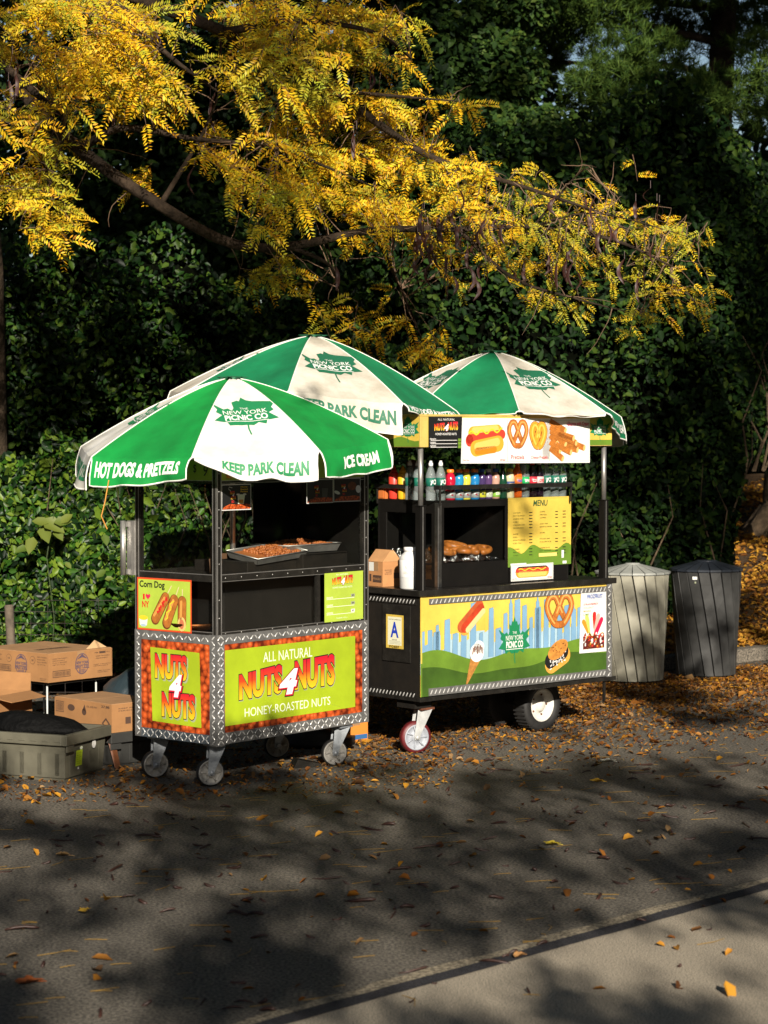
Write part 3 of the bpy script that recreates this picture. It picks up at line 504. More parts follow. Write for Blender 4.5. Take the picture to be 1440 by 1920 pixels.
for k, (a, b_, c, d) in enumerate(((1.126, 2.045, 1.27, 1.985), (1.126, 2.01, 1.25, 1.955), (1.126, 1.985, 1.345, 1.935), (1.126, 1.955, 1.19, 1.905), (1.16, 1.965, 1.27, 1.895), (1.20, 1.96, 1.37, 1.905), (1.24, 1.93, 1.45, 1.873), (1.126, 1.915, 1.22, 1.855), (1.18, 1.895, 1.32, 1.845), (1.25, 1.885, 1.385, 1.860), (1.126, 1.875, 1.245, 1.805))):
    d_ = Vector((c-a, d-b_)).normalized(); nn = Vector((-d_.y, d_.x)); A.stroke([(a, b_), (c, d)], .040, chd, 2+2*(k % 3)); A.stroke([(a, b_), (c, d)], .036, ch, 3+2*(k % 3))
    for o_ in (-.009, .001, .010): A.stroke([(a+nn.x*o_, b_+nn.y*o_), (c+nn.x*o_, d+nn.y*o_)], .002, chd, 4+2*(k % 3))
    A.ell(c, d, .011, .019, che, 5+2*(k % 3), math.degrees(math.atan2(d_.y, d_.x)))
A.rect(1.06, 1.80, 1.121, 2.05, white, 0)
A.text('Churros with Cream', 1.285, 2.018, 1.488, 2.043, mat('cherry_lettering', (.58, .02, .10), .4), 12, .02); A.build('menu_poster', food, front(.013))
# warming cabinet with its glass, bottles' shelf rail and menu board
CX0, CX1, CY0, CY1, CZ0, CZ1 = .275, 1.46, .13, .685, 1.0125, 1.552
c = MB(); c.box(CX0, CX1, CY0, CY1, CZ1-.014, CZ1); c.box(CX0, CX1, CY1-.012, CY1, CZ0, CZ1-.014); c.box(CX1-.012, CX1, CY0, CY1-.012, CZ0, CZ1-.014); c.box(.90, .912, CY0+.012, CY1-.012, CZ0, CZ1-.014); c.box(CX0, .90, CY0+.012, CY1-.012, 1.150, 1.160)
c.box(.912, CX1-.012, CY0, CY0+.012, CZ0, CZ1-.014); c.box(CX0+.03, .90, CY0, CY0+.012, CZ0, 1.158); c.box(CX0+.03, .90, CY0, CY0+.012, 1.507, CZ1-.014); c.box(.872, .90, CY0, CY0+.012, 1.158, 1.507); c.box(CX0+.03, CX0+.052, CY0, CY0+.012, 1.158, 1.507)
c.box(CX0, CX0+.012, CY0+.03, CY1-.012, CZ0, 1.06); c.box(CX0, CX0+.012, CY0+.03, CY1-.012, 1.47, CZ1-.014); c.box(CX0, CX0+.012, CY1-.08, CY1-.012, 1.06, 1.47); c.box(CX0, CX0+.012, CY0+.03, CY0+.06, 1.06, 1.47)
c.build('warming_cabinet', black, food, .002)
MB().box(CX0-.002, CX0+.03, CY0-.002, CY0+.03, CZ0, CZ1-.0145).build('corner_post', mat('bright_steel', (.55, .54, .52), .3, 1, (16, .5)), food, .003)
pane('oven_window', food, [(CX0+.05, CY0+.004, 1.157), (.874, CY0+.004, 1.157), (.874, CY0+.004, 1.508), (CX0+.05, CY0+.004, 1.508)], (0, .003, 0)); pane('oven_window', food, [(CX0+.004, CY0+.058, 1.058), (CX0+.004, CY0+.058, 1.472), (CX0+.004, CY1-.078, 1.472), (CX0+.004, CY1-.078, 1.058)], (.003, 0, 0))
rl = MB(); rl.box(CX0-.002, CX1-.01, CY0-.045, CY0-.03, 1.620, 1.648); rl.box(CX0-.03, CX0-.015, CY0-.045, CY1, 1.620, 1.648); rl.box(CX1-.022, CX1-.01, CY0-.030, CY0+.12, 1.620, 1.648)
for x, y in ((CX0-.02, CY0-.038), (CX1-.018, CY0-.038), (CX0-.022, CY1-.02)): rl.box(x, x+.010, y, y+.012, CZ1-.03, 1.620)
rl.build('bottle_rail', darksteel, food, .002)
pane('rail_guard', food, [(CX0, CY0-.026, 1.556), (CX1-.03, CY0-.026, 1.556), (CX1-.03, CY0-.026, 1.618), (CX0, CY0-.026, 1.618)], (0, .003, 0))
A = Art(); mz0, mz1, mx0, mx1 = 1.112, 1.556, .892, 1.482; A.grid(mx0, mz0, mx1, mz1, picyel, 0, 3, 3)
A.put([(mx0+(mx1-mx0)*i/24, mz0) for i in range(25)]+[(mx0+(mx1-mx0)*i/24, 1.225+.020*math.sin(i*.55+2.2)+.010*math.sin(i*.9)) for i in range(25)], [(i, i+1, 26+i, 25+i) for i in range(24)], hillg, 1); A.put([(mx0+(mx1-mx0)*i/24, mz0) for i in range(25)]+[(mx0+(mx1-mx0)*i/24, 1.165+.012*math.sin(i*.5+.5)) for i in range(25)], [(i, i+1, 26+i, 25+i) for i in range(24)], mat('menu_green', (.12, .22, .025), .45), 2)
A.text('MENU', 1.122, 1.498, 1.258, 1.538, mat('menu_lettering', (.04, .09, .03), .4), 3, .02, 0, .15)
ml = ['HOT DOG', 'HOT SAUSAGE', 'CHEESE DOG', 'KNISH', 'ITALIAN ICE', 'FROZEN BAR', '', 'WATER', 'SODA', 'SPORTS DRINK', 'ICED TEA', '', 'COFFEE', 'PRETZEL', 'CHIPS']
for k, t in enumerate(ml):
    z = 1.455-.0195*k
    if not t: continue
    A.text(t, .938, z, .938+.0095*len(t), z+.008, blk, 3, .0); A.rect(1.085, z+.001, 1.115, z+.006, blk, 3)
    if k not in (3, 8): A.text(ml[-1-k] or 'CHURRO', 1.185, z+.002, 1.185+.0095*max(5, len(ml[-1-k])), z+.009, blk, 3, .0); A.rect(1.330, z+.001, 1.355, z+.006, blk, 3); A.rect(1.40, z+.002, 1.43, z+.007, blk, 3)
A.rect(1.175, 1.170, 1.345, 1.192, mat('yellow_tape', (.80, .58, .16), .6), 4); A.rect(1.39, 1.155, 1.412, 1.205, white, 4); A.rect(1.40, 1.117, 1.438, 1.135, white, 4); A.rect(.915, 1.115, 1.06, 1.135, white, 3)
A.build('menu_board', food, front(-CY0+.0005))
A = Art(); A.rect(.908, 1.022, 1.302, 1.128, white, 0); A.frame(.913, 1.027, 1.297, 1.123, .0025, grey, 1); A.caps(.985, 1.078, 1.225, 1.078, .035, blk, 2); A.caps(.985, 1.073, 1.225, 1.073, .031, bun, 3); A.caps(.965, 1.089, 1.245, 1.089, .014, sauce, 4); A.caps(.99, 1.064, 1.22, 1.066, .018, bunl, 4); A.stroke([(.975+.0150*k, 1.094+.006*math.sin(k*1.2)) for k in range(18)], .006, mustard, 5)
A.text('Hot Dog', .920, 1.032, .965, 1.041, red, 2, .02); A.text('All Beef', 1.245, 1.032, 1.29, 1.041, red, 2, .02); A.build('hot_dog_poster', food, front(-CY0+.012))
# wheels
caster(food, .095, .145, .100, .055, R(-68), RZ2, mat('maroon_tyre', (.13, .012, .014), .5, 0, (15, .4)), mat('pale_spoked_wheel', (.33, .35, .39), .5, 0, (14, .2)), mat('pale_fork', (.55, .56, .55), .45, .3, (18, .35)), .283, .05, 7, rust)
m = MB(); m.box(.03, .17, .08, .24, .2835, .335); m.build('caster_block', grime, food)
for y, s in ((.33, -1), (.66, 1)):
    t = MB(); o = (1.377, y, .176); ax = (0, s, 0)
    t.lathe([(.10, -.055), (.155, -.058), (.172, -.045), (.176, -.02), (.176, .02), (.172, .045), (.155, .058), (.112, .052), (.108, .03), (.10, -.03)], o, ax, 36)
    for k in range(40):
        a = 2*math.pi*k/40; M = Matrix.Translation(o) @ Matrix.Rotation(a, 4, 'Y'); t.box(-.005, .005, -.05, .05, .174, .1795, 0, M)
    tw = t.build('tyre', rubber, food); q = MB(); q.lathe([(.10, -.03), (.112, .048), (.104, .050), (.092, .02), (.05, .012), (.045, .03), (.03, .045), (0, .047)], o, ax, 28)
    for k in range(5): a = 2*math.pi*k/5; q.lathe([(.007, 0), (.007, .008), (.003, .011)], (o[0]+.068*math.cos(a), y+s*.014, o[2]+.068*math.sin(a)), ax, 6, 1)
    q.build('wheel_rim', [mat('white_rim', (.72, .69, .62), .4, 0, (8, .35)), rust], tw)
ax_ = MB(); ax_.tube([(1.377, .36, .176), (1.377, .63, .176)], .02, 10).box(1.33, 1.42, .42, .48, .176, .335).box(1.33, 1.42, .53, .58, .176, .335); ax_.build('axle', grime, food); MB().box(1.69, 1.705, .02, .035, .20, .335).build('support_leg', grime, food)
# ================================================================= umbrellas
def art_build_cut(A, name, parent, f, mats, cut=.035):
    bm = bmesh.new(); vv = [bm.verts.new(p) for p in A.v]; uvl = bm.loops.layers.uv.new('UVMap')
    for fc, mi in zip(A.f, A.m):
        try: q = bm.faces.new([vv[i] for i in fc])
        except ValueError: continue
        q.material_index = mi
        for lp, i in zip(q.loops, fc): lp[uvl].uv = A.uv[i]
    bmesh.ops.triangulate(bm, faces=bm.faces[:])
    ys = [v.co.y for v in bm.verts]; xs = [v.co.x for v in bm.verts]
    for lo, hi, ax in ((min(ys), max(ys), 1), (min(xs), max(xs), 0)):
        k = lo+cut
        while k < hi:
            co = [0, 0, 0]; no = [0, 0, 0]; co[ax] = k; no[ax] = 1
            bmesh.ops.bisect_plane(bm, geom=bm.verts[:]+bm.edges[:]+bm.faces[:], plane_co=co, plane_no=no); k += cut
    for v in bm.verts: v.co = f(*v.co)
    return bm
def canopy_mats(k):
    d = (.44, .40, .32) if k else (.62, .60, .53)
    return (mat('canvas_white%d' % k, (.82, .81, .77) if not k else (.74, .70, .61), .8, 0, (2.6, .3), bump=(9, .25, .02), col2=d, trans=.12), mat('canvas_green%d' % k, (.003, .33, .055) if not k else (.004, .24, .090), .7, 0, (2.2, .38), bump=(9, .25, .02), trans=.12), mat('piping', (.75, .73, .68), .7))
def umbrella(loc, th0, Rm, apex, rims, vals, words, kind, label, pole_z0, first_white=True, base=False, inner=(), gap=(1,)*8):
    """th0: heading of the first corner, degrees right of the viewer's side; rims: height of the 8 corners; vals: drop of the 8 valances (start, end)"""
    root = empty('market_umbrella', (loc[0], loc[1], 0), 0, label, 'umbrella'); wm, gm, pm = canopy_mats(kind)
    def rib(i, v):
        t = R(th0+45*i); r = Rm*v; zr = rims[i % 8]; return Vector((r*math.sin(t), -r*math.cos(t), apex-(apex-zr)*v**1.38))
    def P(i, u, v):
        a, b = rib(i, v), rib(i+1, v); p = a*(1-u)+b*u; q = 4*u*(1-u)
        p.z -= .016*q*v*(1.15-v)*3; p.z += (.005*math.sin(9*v+3*u+i)+.005*math.sin(17*u+4*v*v+2.3*i)*v*v)*q; return p
    def Wp(i, u, w):
        u = .5+(u-.5)*(1-.075*min(1, w*2)**.5*gap[i % 8]); p = P(i, u, 1.0); a = R(th0+45*(i+u)); d = Vector((math.sin(a), -math.cos(a), 0)); vl = vals[i % 8]; l = float(np.interp(u, np.linspace(0, 1, len(vl)), vl))
        e = min(u, 1-u); rc = .05; l *= 1-.45*max(0, 1-e/rc)**2 if w > 0 else 1
        amp = .026*math.sin(2.2*math.pi*u+i*1.7)+.014*math.sin(7*u*2+i)+.006*math.sin(31*u+i*2)
        return p+d*(.035*math.sin(min(1, w*1.3)*1.57)+amp*w*w*4*u*(1-u)+(-.02 if i % 8 in inner else 0)*w)-Vector((0, 0, 1))*l*w
    c = MB(); NU, NV, NW = 20, 16, 6
    for i in range(8):
        m = 0 if (i % 2 == 0) == first_white else 1
        c.add([P(i, u/NU, max(v/NV, .015)) for v in range(NV+1) for u in range(NU+1)], [((v+1)*(NU+1)+u, (v+1)*(NU+1)+u+1, v*(NU+1)+u+1, v*(NU+1)+u) for v in range(NV) for u in range(NU)], m, True)
        c.add([Wp(i, u/NU, w/NW) for w in range(NW+1) for u in range(NU+1)], [((w+1)*(NU+1)+u, (w+1)*(NU+1)+u+1, w*(NU+1)+u+1, w*(NU+1)+u) for w in range(NW) for u in range(NU)], m, True)
        ed = [Wp(i, 0, w/NW) for w in range(NW)]+[Wp(i, u/24, 1) for u in range(25)]+[Wp(i, 1, w/NW) for w in range(NW)][::-1]
        c.tube(ed, .0045, 5, 2, False); c.tube([P(i, 0, max(.02, v/20))+Vector((0, 0, .001)) for v in range(21)], .0035, 5, 2, False)
    cn = c.build('canopy', [wm, gm, pm], root)
    # printed badges and valance lettering, laid on the cloth
    bmall = None; ch = 2*Rm*math.sin(R(22.5)); mats = []
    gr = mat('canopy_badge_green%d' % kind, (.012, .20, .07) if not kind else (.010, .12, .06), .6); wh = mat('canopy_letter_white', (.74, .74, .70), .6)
    k = MB(); used = []
    for i in range(8):
        A = Art(.0012); A.mi(gr); A.mi(wh); isw = (i % 2 == 0) == first_white
        sl = (rib(i, 1)-rib(i, 0)).length*math.cos(R(8))
        def S(x, y, h, i=i, sl=sl):
            v = min(1, max(.05, 1-y/sl)); u = .5+x/(ch*v); p = P(i, u, v); n = (P(i, u+.02, v)-P(i, u-.02, v)).cross(P(i, u, v-.02)-P(i, u, v+.01)).normalized()
            return p+n*(h+.0022)
        def V(x, y, h, i=i):
            u, w = x, y; p = Wp(i, u, w); n = (Wp(i, u+.02, w)-Wp(i, u-.02, w)).cross(Wp(i, u, w-.03)-Wp(i, u, w+.03)).normalized(); return p+n*(h+.0022)
        if isw:
            emblem(A, 0, .39*sl, .182, .262, gr, wh, 0, 1.04); bm = art_build_cut(A, '', None, S, None); used.append(bm)
        if words[i % 8]:
            A = Art(.0012); A.mi(gr); A.mi(wh); t, u0, u1, w0, w1 = words[i % 8]
            A.text(t, u0, -w1, u1, -w0, gr if isw else wh, 0, .045); bm = art_build_cut(A, '', None, lambda x, y, h, V=V: V(x, -y, h), None, .08); used.append(bm)
    for bs in used:
        me = bpy.data.meshes.new('canopy_lettering'); bs.to_mesh(me); bs.free(); me.materials.append(gr); me.materials.append(wh); o = bpy.data.objects.new('canopy_lettering', me); COL.objects.link(o); o.parent = cn
    f = MB(); f.lathe([(.0, apex+.012), (.05, apex+.004), (.052, apex-.01)], n=12)
    for q in range(7): a = q*.9; f.add([(.02*math.cos(a), .02*math.sin(a), apex+.01), (.075*math.cos(a-.3), .075*math.sin(a-.3), apex-.004), (.10*math.cos(a), .10*math.sin(a), apex+.006), (.075*math.cos(a+.3), .075*math.sin(a+.3), apex-.002)], [(0, 1, 2, 3)])
    f.build('top_cap', mat('cap_green', (.012, .10, .045), .7), root)
    MB().tube([(0, 0, pole_z0), (0, 0, apex-.01)], .0165, 14).build('pole', steel, root)
    hub = MB().lathe([(.0, apex-.42), (.04, apex-.42), (.04, apex-.36), (0, apex-.36)], n=12).build('hub', darksteel, root)
    for i in range(8):
        MB().tube([rib(i, v/6)-Vector((0, 0, .012)) for v in range(7)], .006, 6).tube([Vector((0, 0, apex-.39)), rib(i, .55)-Vector((0, 0, .014))], .005, 6).build('rib', darksteel, root)
    if base: MB().lathe([(.0, 0), (.27, 0), (.27, .05), (.05, .09), (.05, .25), (.022, .26), (0, .26)], n=24).build('stand', grime, root)
    return root
KPC = 'KEEP PARK CLEAN'; HDP = 'HOT DOGS & PRETZELS'; ICE = 'ICE CREAM'
U1 = umbrella((-.880, 12.86), -10, .915, 2.292, [1.842, 1.880, 1.935, 1.975, 1.97, 1.93, 1.892, 1.840],
    [(.0, .045, .085, .12, .13, .125, .15, .16, .165), (.15, .16), (.15, .15), (.15, .15), (.15, .15), (.15, .15), (.17, .19), (.165, .115)],
    [(KPC, .22, .93, .30, .80), (ICE, .30, .80, .28, .72), None, None, None, None, (KPC, .10, .95, .25, .75), (HDP, .05, .92, .14, .70)], 0,
    'green and white umbrella over the nut cart, the lowest of the three', 1.171, True)
stp = MB(); q = [at(204, 900, 12.2), at(197, 940, 12.2), at(190, 968, 12.2), at(201, 992, 12.22)]; stp.tube([p-Vector((-.880, 12.86, 0)) for p in q], .0035, 5); stp.build('tie_strap', mat('orange_strap', (.55, .24, .04), .7), U1)
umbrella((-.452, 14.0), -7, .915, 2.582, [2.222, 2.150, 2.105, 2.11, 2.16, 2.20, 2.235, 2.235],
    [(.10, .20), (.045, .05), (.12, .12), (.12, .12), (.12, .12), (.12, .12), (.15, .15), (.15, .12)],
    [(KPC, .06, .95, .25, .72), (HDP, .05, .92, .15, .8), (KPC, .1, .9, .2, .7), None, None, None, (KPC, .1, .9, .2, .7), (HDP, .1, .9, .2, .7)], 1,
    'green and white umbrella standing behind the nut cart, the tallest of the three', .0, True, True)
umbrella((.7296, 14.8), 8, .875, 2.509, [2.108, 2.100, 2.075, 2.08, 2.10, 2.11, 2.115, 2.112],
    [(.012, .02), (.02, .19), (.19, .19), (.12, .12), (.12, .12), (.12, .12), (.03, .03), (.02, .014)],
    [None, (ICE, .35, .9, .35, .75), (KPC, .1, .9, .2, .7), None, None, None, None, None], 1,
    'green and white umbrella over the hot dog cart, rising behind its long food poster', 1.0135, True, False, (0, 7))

# ================================================================= bottles and stores on the food cart
def on2(x, y, z): c, s = math.cos(RZ2), math.sin(RZ2); return (P2[0]+x*c-y*s, P2[1]+x*s+y*c, z)
clear = glassmat('clear_plastic', (.90, .93, .93), 1.6, .16, (.65, .72, .72)); labg = mat('water_label_green', (.010, .12, .08), .4); labw = mat('label_white', (.72, .72, .68), .4)
def liquid(n, c): return mat('drink_'+n, c, .12, 0, coat=.6)
PROF = dict(
  water=[(.029, 0), (.031, .006), (.029, .02), (.031, .035), (.029, .05), (.0315, .065), (.0315, .145), (.029, .165), (.018, .198), (.0125, .207), (.0125, .216)],
  sport=[(.030, 0), (.032, .01), (.032, .055), (.029, .065), (.033, .08), (.029, .092), (.0335, .11), (.033, .135), (.026, .158), (.019, .166), (.019, .172)],
  juice=[(.026, 0), (.028, .01), (.028, .06), (.024, .085), (.029, .12), (.026, .145), (.016, .165), (.015, .172)],
  glass=[(.028, 0), (.030, .008), (.030, .10), (.026, .135), (.0135, .175), (.013, .205)],
  soda=[(.027, 0), (.0315, .014), (.0315, .05), (.028, .07), (.032, .10), (.032, .145), (.027, .175), (.014, .205), (.013, .213)])
def bottle(kind, x, y, dcol, capc, lab, label, group, lz=None, txt=None, z=1.5525, txtc=None):
    r = empty('bottle', on2(x, y, z), RZ2, label, 'bottle', group); p = PROF[kind]; top = p[-1][1]; n = 20
    MB().lathe(p, n=n).build('body', dcol, r)
    cr = {'water': .0135, 'sport': .0225, 'juice': .0175, 'glass': .0145, 'soda': .0145}[kind]
    c = MB(); c.lathe([(cr, top-.002), (cr*1.03, top+.004), (cr, top+.017), (cr*.9, top+.019), (0, top+.019)], n=16)
    if kind == 'water': c.lathe([(.009, top+.019), (.009, top+.030), (0, top+.031)], n=12)
    c.build('cap', capc, r)
    if lab:
        z0, z1 = lz; rr = max(q[0] for q in p)+.0006; lb = MB(); lb.lathe([(rr-.002, z0-.0005), (rr, z0), (rr, z1), (rr-.002, z1+.0005)], n=n); lo = lb.build('label', lab, r)
        if txt:
            A = Art(); A.text(txt, -.025, z0+.3*(z1-z0), .025, z0+.7*(z1-z0), txtc or white, 1, .03)
            A.build('label_lettering', lo, lambda a, b, h: ((rr+.0008+h)*math.sin(a/rr+.08), -(rr+.0008+h)*math.cos(a/rr+.08), b))
    return r
capw = mat('cap_white', (.75, .74, .72), .4); capo = mat('cap_orange', (.80, .20, .02), .4); capb = mat('cap_blue', (.03, .10, .45), .4); capd = mat('cap_dark', (.02, .02, .02), .4); y0 = .165
WG = 'clear water bottles with green labels on the bottle shelf'; wl1, wl2 = (.085, .140), None
def water(x, y, lab): 
    b = bottle('water', x, y, clear, capw, labg, lab, WG, (.088, .140)); A = Art(); A.ell(.004, .116, .014, .016, labw, 1); A.ell(-.018, .112, .004, .018, labw, 1, -20); A.text('SPRING', -.005, .113, .013, .119, labg, 2, .03); A.build('label_badge', b, lambda a, b_, h: ((.0328+h)*math.sin(a/.0328), -(.0328+h)*math.cos(a/.0328), b_))
water(.250, .170, 'clear water bottle with white sport cap just right of the cart front post'); water(.335, .170, 'clear water bottle with white sport cap beside the red sports drink')
water(.262, .372, 'shaded water bottle behind the front post, next to the brown mill'); water(.262, .300, 'shaded water bottle hidden in part by the front post')
SG = 'sports drinks with orange caps'; shn = mat('label_silver', (.28, .30, .30), .35)
for x, c, n_, l in ((.414, (.42, .008, .03), 'red', 'red sports drink with orange cap, first of the orange capped row'), (.487, (.02, .22, .42), 'blue', 'blue sports drink with orange cap between the red and the yellow ones'), (.549, (.55, .50, .06), 'yellow', 'yellow sports drink with orange cap between two blue ones'), (.626, (.015, .17, .40), 'deep_blue', 'blue sports drink with orange cap beside the small purple drinks')):
    bottle('sport', x, y0, liquid(n_, c), capo, shn, l, SG, (.012, .052), 'G', txtc=mat('label_mark', tuple(q*.6 for q in c), .4))
JG = 'small vitamin drinks'
bottle('juice', .690, y0, liquid('purple', (.05, .03, .10)), capb, mat('label_yellow', (.62, .60, .04), .4), 'small dark purple drink with blue cap and yellow label', JG, (.012, .055), 'MULTI', txtc=blk)
bottle('juice', .748, y0, liquid('violet', (.08, .04, .12)), capw, mat('label_cream', (.60, .62, .50), .4), 'small dark purple drink with white cap and pale label', JG, (.012, .055), 'XXX', txtc=grey)
bottle('juice', .814, y0, liquid('peach', (.45, .26, .20)), capb, mat('label_lime', (.25, .50, .06), .4), 'small pale peach drink with blue cap and lime green label', JG, (.012, .055), 'ZERO', txtc=white)
bottle('glass', .879, y0, liquid('bottle_green', (.006, .045, .022)), capd, mat('label_mint', (.40, .62, .55), .4), 'dark green glass bottle of sparkling water with a pale mint label', 'drinks', (.055, .082))
bottle('sport', .941, y0, liquid('lemonade', (.62, .55, .34)), mat('cap_yellow', (.70, .55, .06), .4), mat('label_lemon', (.05, .08, .22), .4), 'cloudy lemonade bottle with dark blue and yellow label', 'drinks', (.070, .108), 'LEMON', txtc=mustard)
SD = 'soda bottles'
bottle('soda', 1.012, y0, liquid('orange', (.80, .13, .01)), capo, mat('label_soda_blue', (.62, .16, .03), .4), 'bright orange soda bottle', SD, (.088, .135), 'FANTA', txtc=mat('soda_blue', (.03, .08, .45), .4))
bottle('soda', 1.081, y0, clear, mat('cap_green', (.02, .30, .08), .4), mat('label_soda_green', (.01, .34, .09), .4), 'clear soda bottle with bright green label', SD, (.088, .135), 'SPRITE', txtc=white)
bottle('soda', 1.151, y0, liquid('cola', (.010, .004, .006)), red, mat('label_red', (.62, .03, .05), .4), 'cola bottle with red label', SD, (.088, .135), 'COLA', txtc=white)
bottle('soda', 1.214, y0, liquid('cola2', (.010, .004, .010)), capw, mat('label_pink', (.68, .42, .42), .4), 'cola bottle with pale label and red lettering', SD, (.088, .135), 'DIET', txtc=red)
water(1.281, y0, 'water bottle beside the cola, first of the three at the right end'); water(1.358, y0, 'water bottle in the middle of the three at the right end'); water(1.430, y0, 'last water bottle at the far right end of the shelf')
def squeeze(y, c, n_, l):
    r = empty('squeeze_bottle', on2(.30, y, 1.5525), RZ2, l, 'bottle', 'condiment bottles'); m_ = mat(n_, c, .4)
    MB().lathe([(.030, 0), (.034, .006), (.034, .155), (.028, .165)], n=20).build('body', m_, r); MB().lathe([(.026, .165), (.02, .178), (.006, .21), (0, .212)], n=14).build('nozzle', m_, r)
squeeze(.560, (.66, .05, .03), 'ketchup_red', 'red ketchup squeeze bottle at the shelf end'); squeeze(.476, (.80, .42, .02), 'mustard_yellow', 'yellow mustard squeeze bottle next to the ketchup')
r = MB().lathe([(.032, 0), (.036, .01), (.028, .06), (.032, .13), (.026, .17), (.034, .185), (.042, .215), (.034, .24), (.014, .25), (0, .252)], n=20).build('pepper_mill', mat('dark_wood', (.07, .025, .012), .5, 0, (12, .4))); r.location = on2(.345, .44, 1.5525); tag(r, 'dark wooden mill with a rounded head behind the mustard bottle', 'mill')
r = MB().box(-.03, .03, -.035, .035, 0, .07).box(-.034, -.031, -.02, .02, .005, .068).build('napkin_holder', [mat('acrylic_orange', (.55, .16, .04), .3)], None, .003); r.location = on2(.30, .645, 1.5525); r.rotation_euler.z = RZ2; tag(r, 'small orange and clear holder at the left end of the bottle shelf', 'napkin holder')
# foil and pretzels in the cabinet
foil = mat('aluminium_foil', (.62, .62, .62), .22, 1, bump=(34, .9, .03))
def grid_mound(name, x0, x1, y0_, y1, z, amp, m, label, cat, n=34):
    v = MB(); rr = random.Random(5); ph = [rr.uniform(0, 6) for _ in range(6)]
    pts = [(x0+(x1-x0)*i/n, y0_+(y1-y0_)*j/n, z+amp*(.5+.25*math.sin(i*.9+ph[0]+j*.3)+.25*math.sin(j*.8+i*.5+ph[1])+.2*math.sin(i*1.9-j*1.3+ph[2])) * min(1, 6*min(i, n-i, j, n-j)/n+.1)) for j in range(n+1) for i in range(n+1)]
    v.add(pts, [(j*(n+1)+i, j*(n+1)+i+1, (j+1)*(n+1)+i+1, (j+1)*(n+1)+i) for j in range(n) for i in range(n)], 0, False)
    o = v.build(name, m); o.location = (*P2, 0); o.rotation_euler.z = RZ2; return tag(o, label, cat)
grid_mound('foil_sheet', .34, .86, .165, .50, 1.162, .060, foil, 'crumpled silver foil under the pretzels in the warming cabinet', 'foil'); 
f2 = grid_mound('foil_sheet', .315, .40, .52, .66, 1.162, .075, foil, 'crumpled silver foil seen through the cabinet end window above the white jug', 'foil', 18)
ptm = mat('baked_pretzel', (.42, .14, .025), .35, 0, (22, .45), bump=(40, .3, .004)); pg = 'soft pretzels on the foil'
def pret3(x, y, z, rz, tilt, label, s=1):
    pts = []; K = [(.00, -.78), (.35, -.70), (.75, -.15), (.92, .40), (.70, .88), (.30, .90), (.05, .45), (-.22, -.10), (-.55, -.62)]
    for sg in (-1, 1): pts.append([Vector((sg*a*.085*s, b*.075*s, .010 if i < 6 else .020+.006*sg)) for i, (a, b) in enumerate(K)])
    o = MB().tube(pts[0], .019*s, 8).tube(pts[1], .019*s, 8).build('pretzel', ptm); o.modifiers.new('s', 'SUBSURF').render_levels = 1
    o.location = on2(x, y, z); o.rotation_euler = (R(tilt), 0, RZ2+rz); tag(o, label, 'pretzel', pg)
pret3(.415, .225, 1.222, .4, 12, 'soft pretzel at the left end of the foil in the warming cabinet', 1.1); pret3(.545, .22, 1.212, 2.0, 8, 'soft pretzel lying low between the others on the foil'); pret3(.60, .30, 1.236, 1.0, 14, 'soft pretzel lying on top of the heap, highest of all', 1.25); pret3(.72, .225, 1.216, -.6, 10, 'soft pretzel at the right end of the foil, by the cabinet divider', 1.1)

card = mat('corrugated_cardboard', (.36, .175, .065), .8, 0, (5, .18), bump=(80, .06, .002)); cardt = mat('cardboard_top', (.40, .22, .10), .8, 0, (6, .2)); ink = mat('carton_ink', (.075, .040, .026), .7); inkb = mat('carton_blue_ink', (.09, .06, .09), .7)
def barcode(A, x0, y0, x1, y1, m, lay=1, framed=True):
    if framed: A.frame(x0, y0, x1, y1, .004, m, lay)
    rr = random.Random(4); x = x0+.008
    while x < x1-.01: w = rr.choice((.0015, .003, .0045)); A.rect(x, y0+.008, x+w, y1-.008, m, lay); x += w+rr.choice((.0015, .003))
def lines(A, x0, y, w, n, m, h=.007, gap=.013, lay=1, words=('KEEP FROZEN', 'PERISHABLE', 'FULLY BAKED', 'NET WT 30 LB', 'HANDLE WITH CARE')):
    for k in range(n): A.text(words[k % len(words)], x0, y-gap*k, x0+w*(1-.15*(k % 2)), y-gap*k+h, m, lay, .01)
def carton(name, p, rz, lx, ly, z0, h, label, seam=True, m=card):
    r = empty(name, (p[0], p[1], z0), rz, label, 'cardboard box'); b = MB(); b.box(0, lx, 0, ly, 0, h); b.box(lx/2-.03, lx/2+.03, -.0006, -.0001, h-.06, h-.001, 1); b.build('box_body', [m, mat('packing_tape', (.34, .20, .10), .25, 0, coat=.3)], r)
    if seam: MB().box(.004, lx-.004, ly/2+.002, ly-.004, h, h+.004).box(.004, lx-.004, .004, ly/2-.002, h, h+.004).build('lid_flaps', cardt, r)
    return r
bx = carton('cardboard_box', (-2.13, 14.0), R(50), .55, .66, .384, .182, 'printed pretzel carton on top of the folding stand, its lid flap popped up')
A = Art()
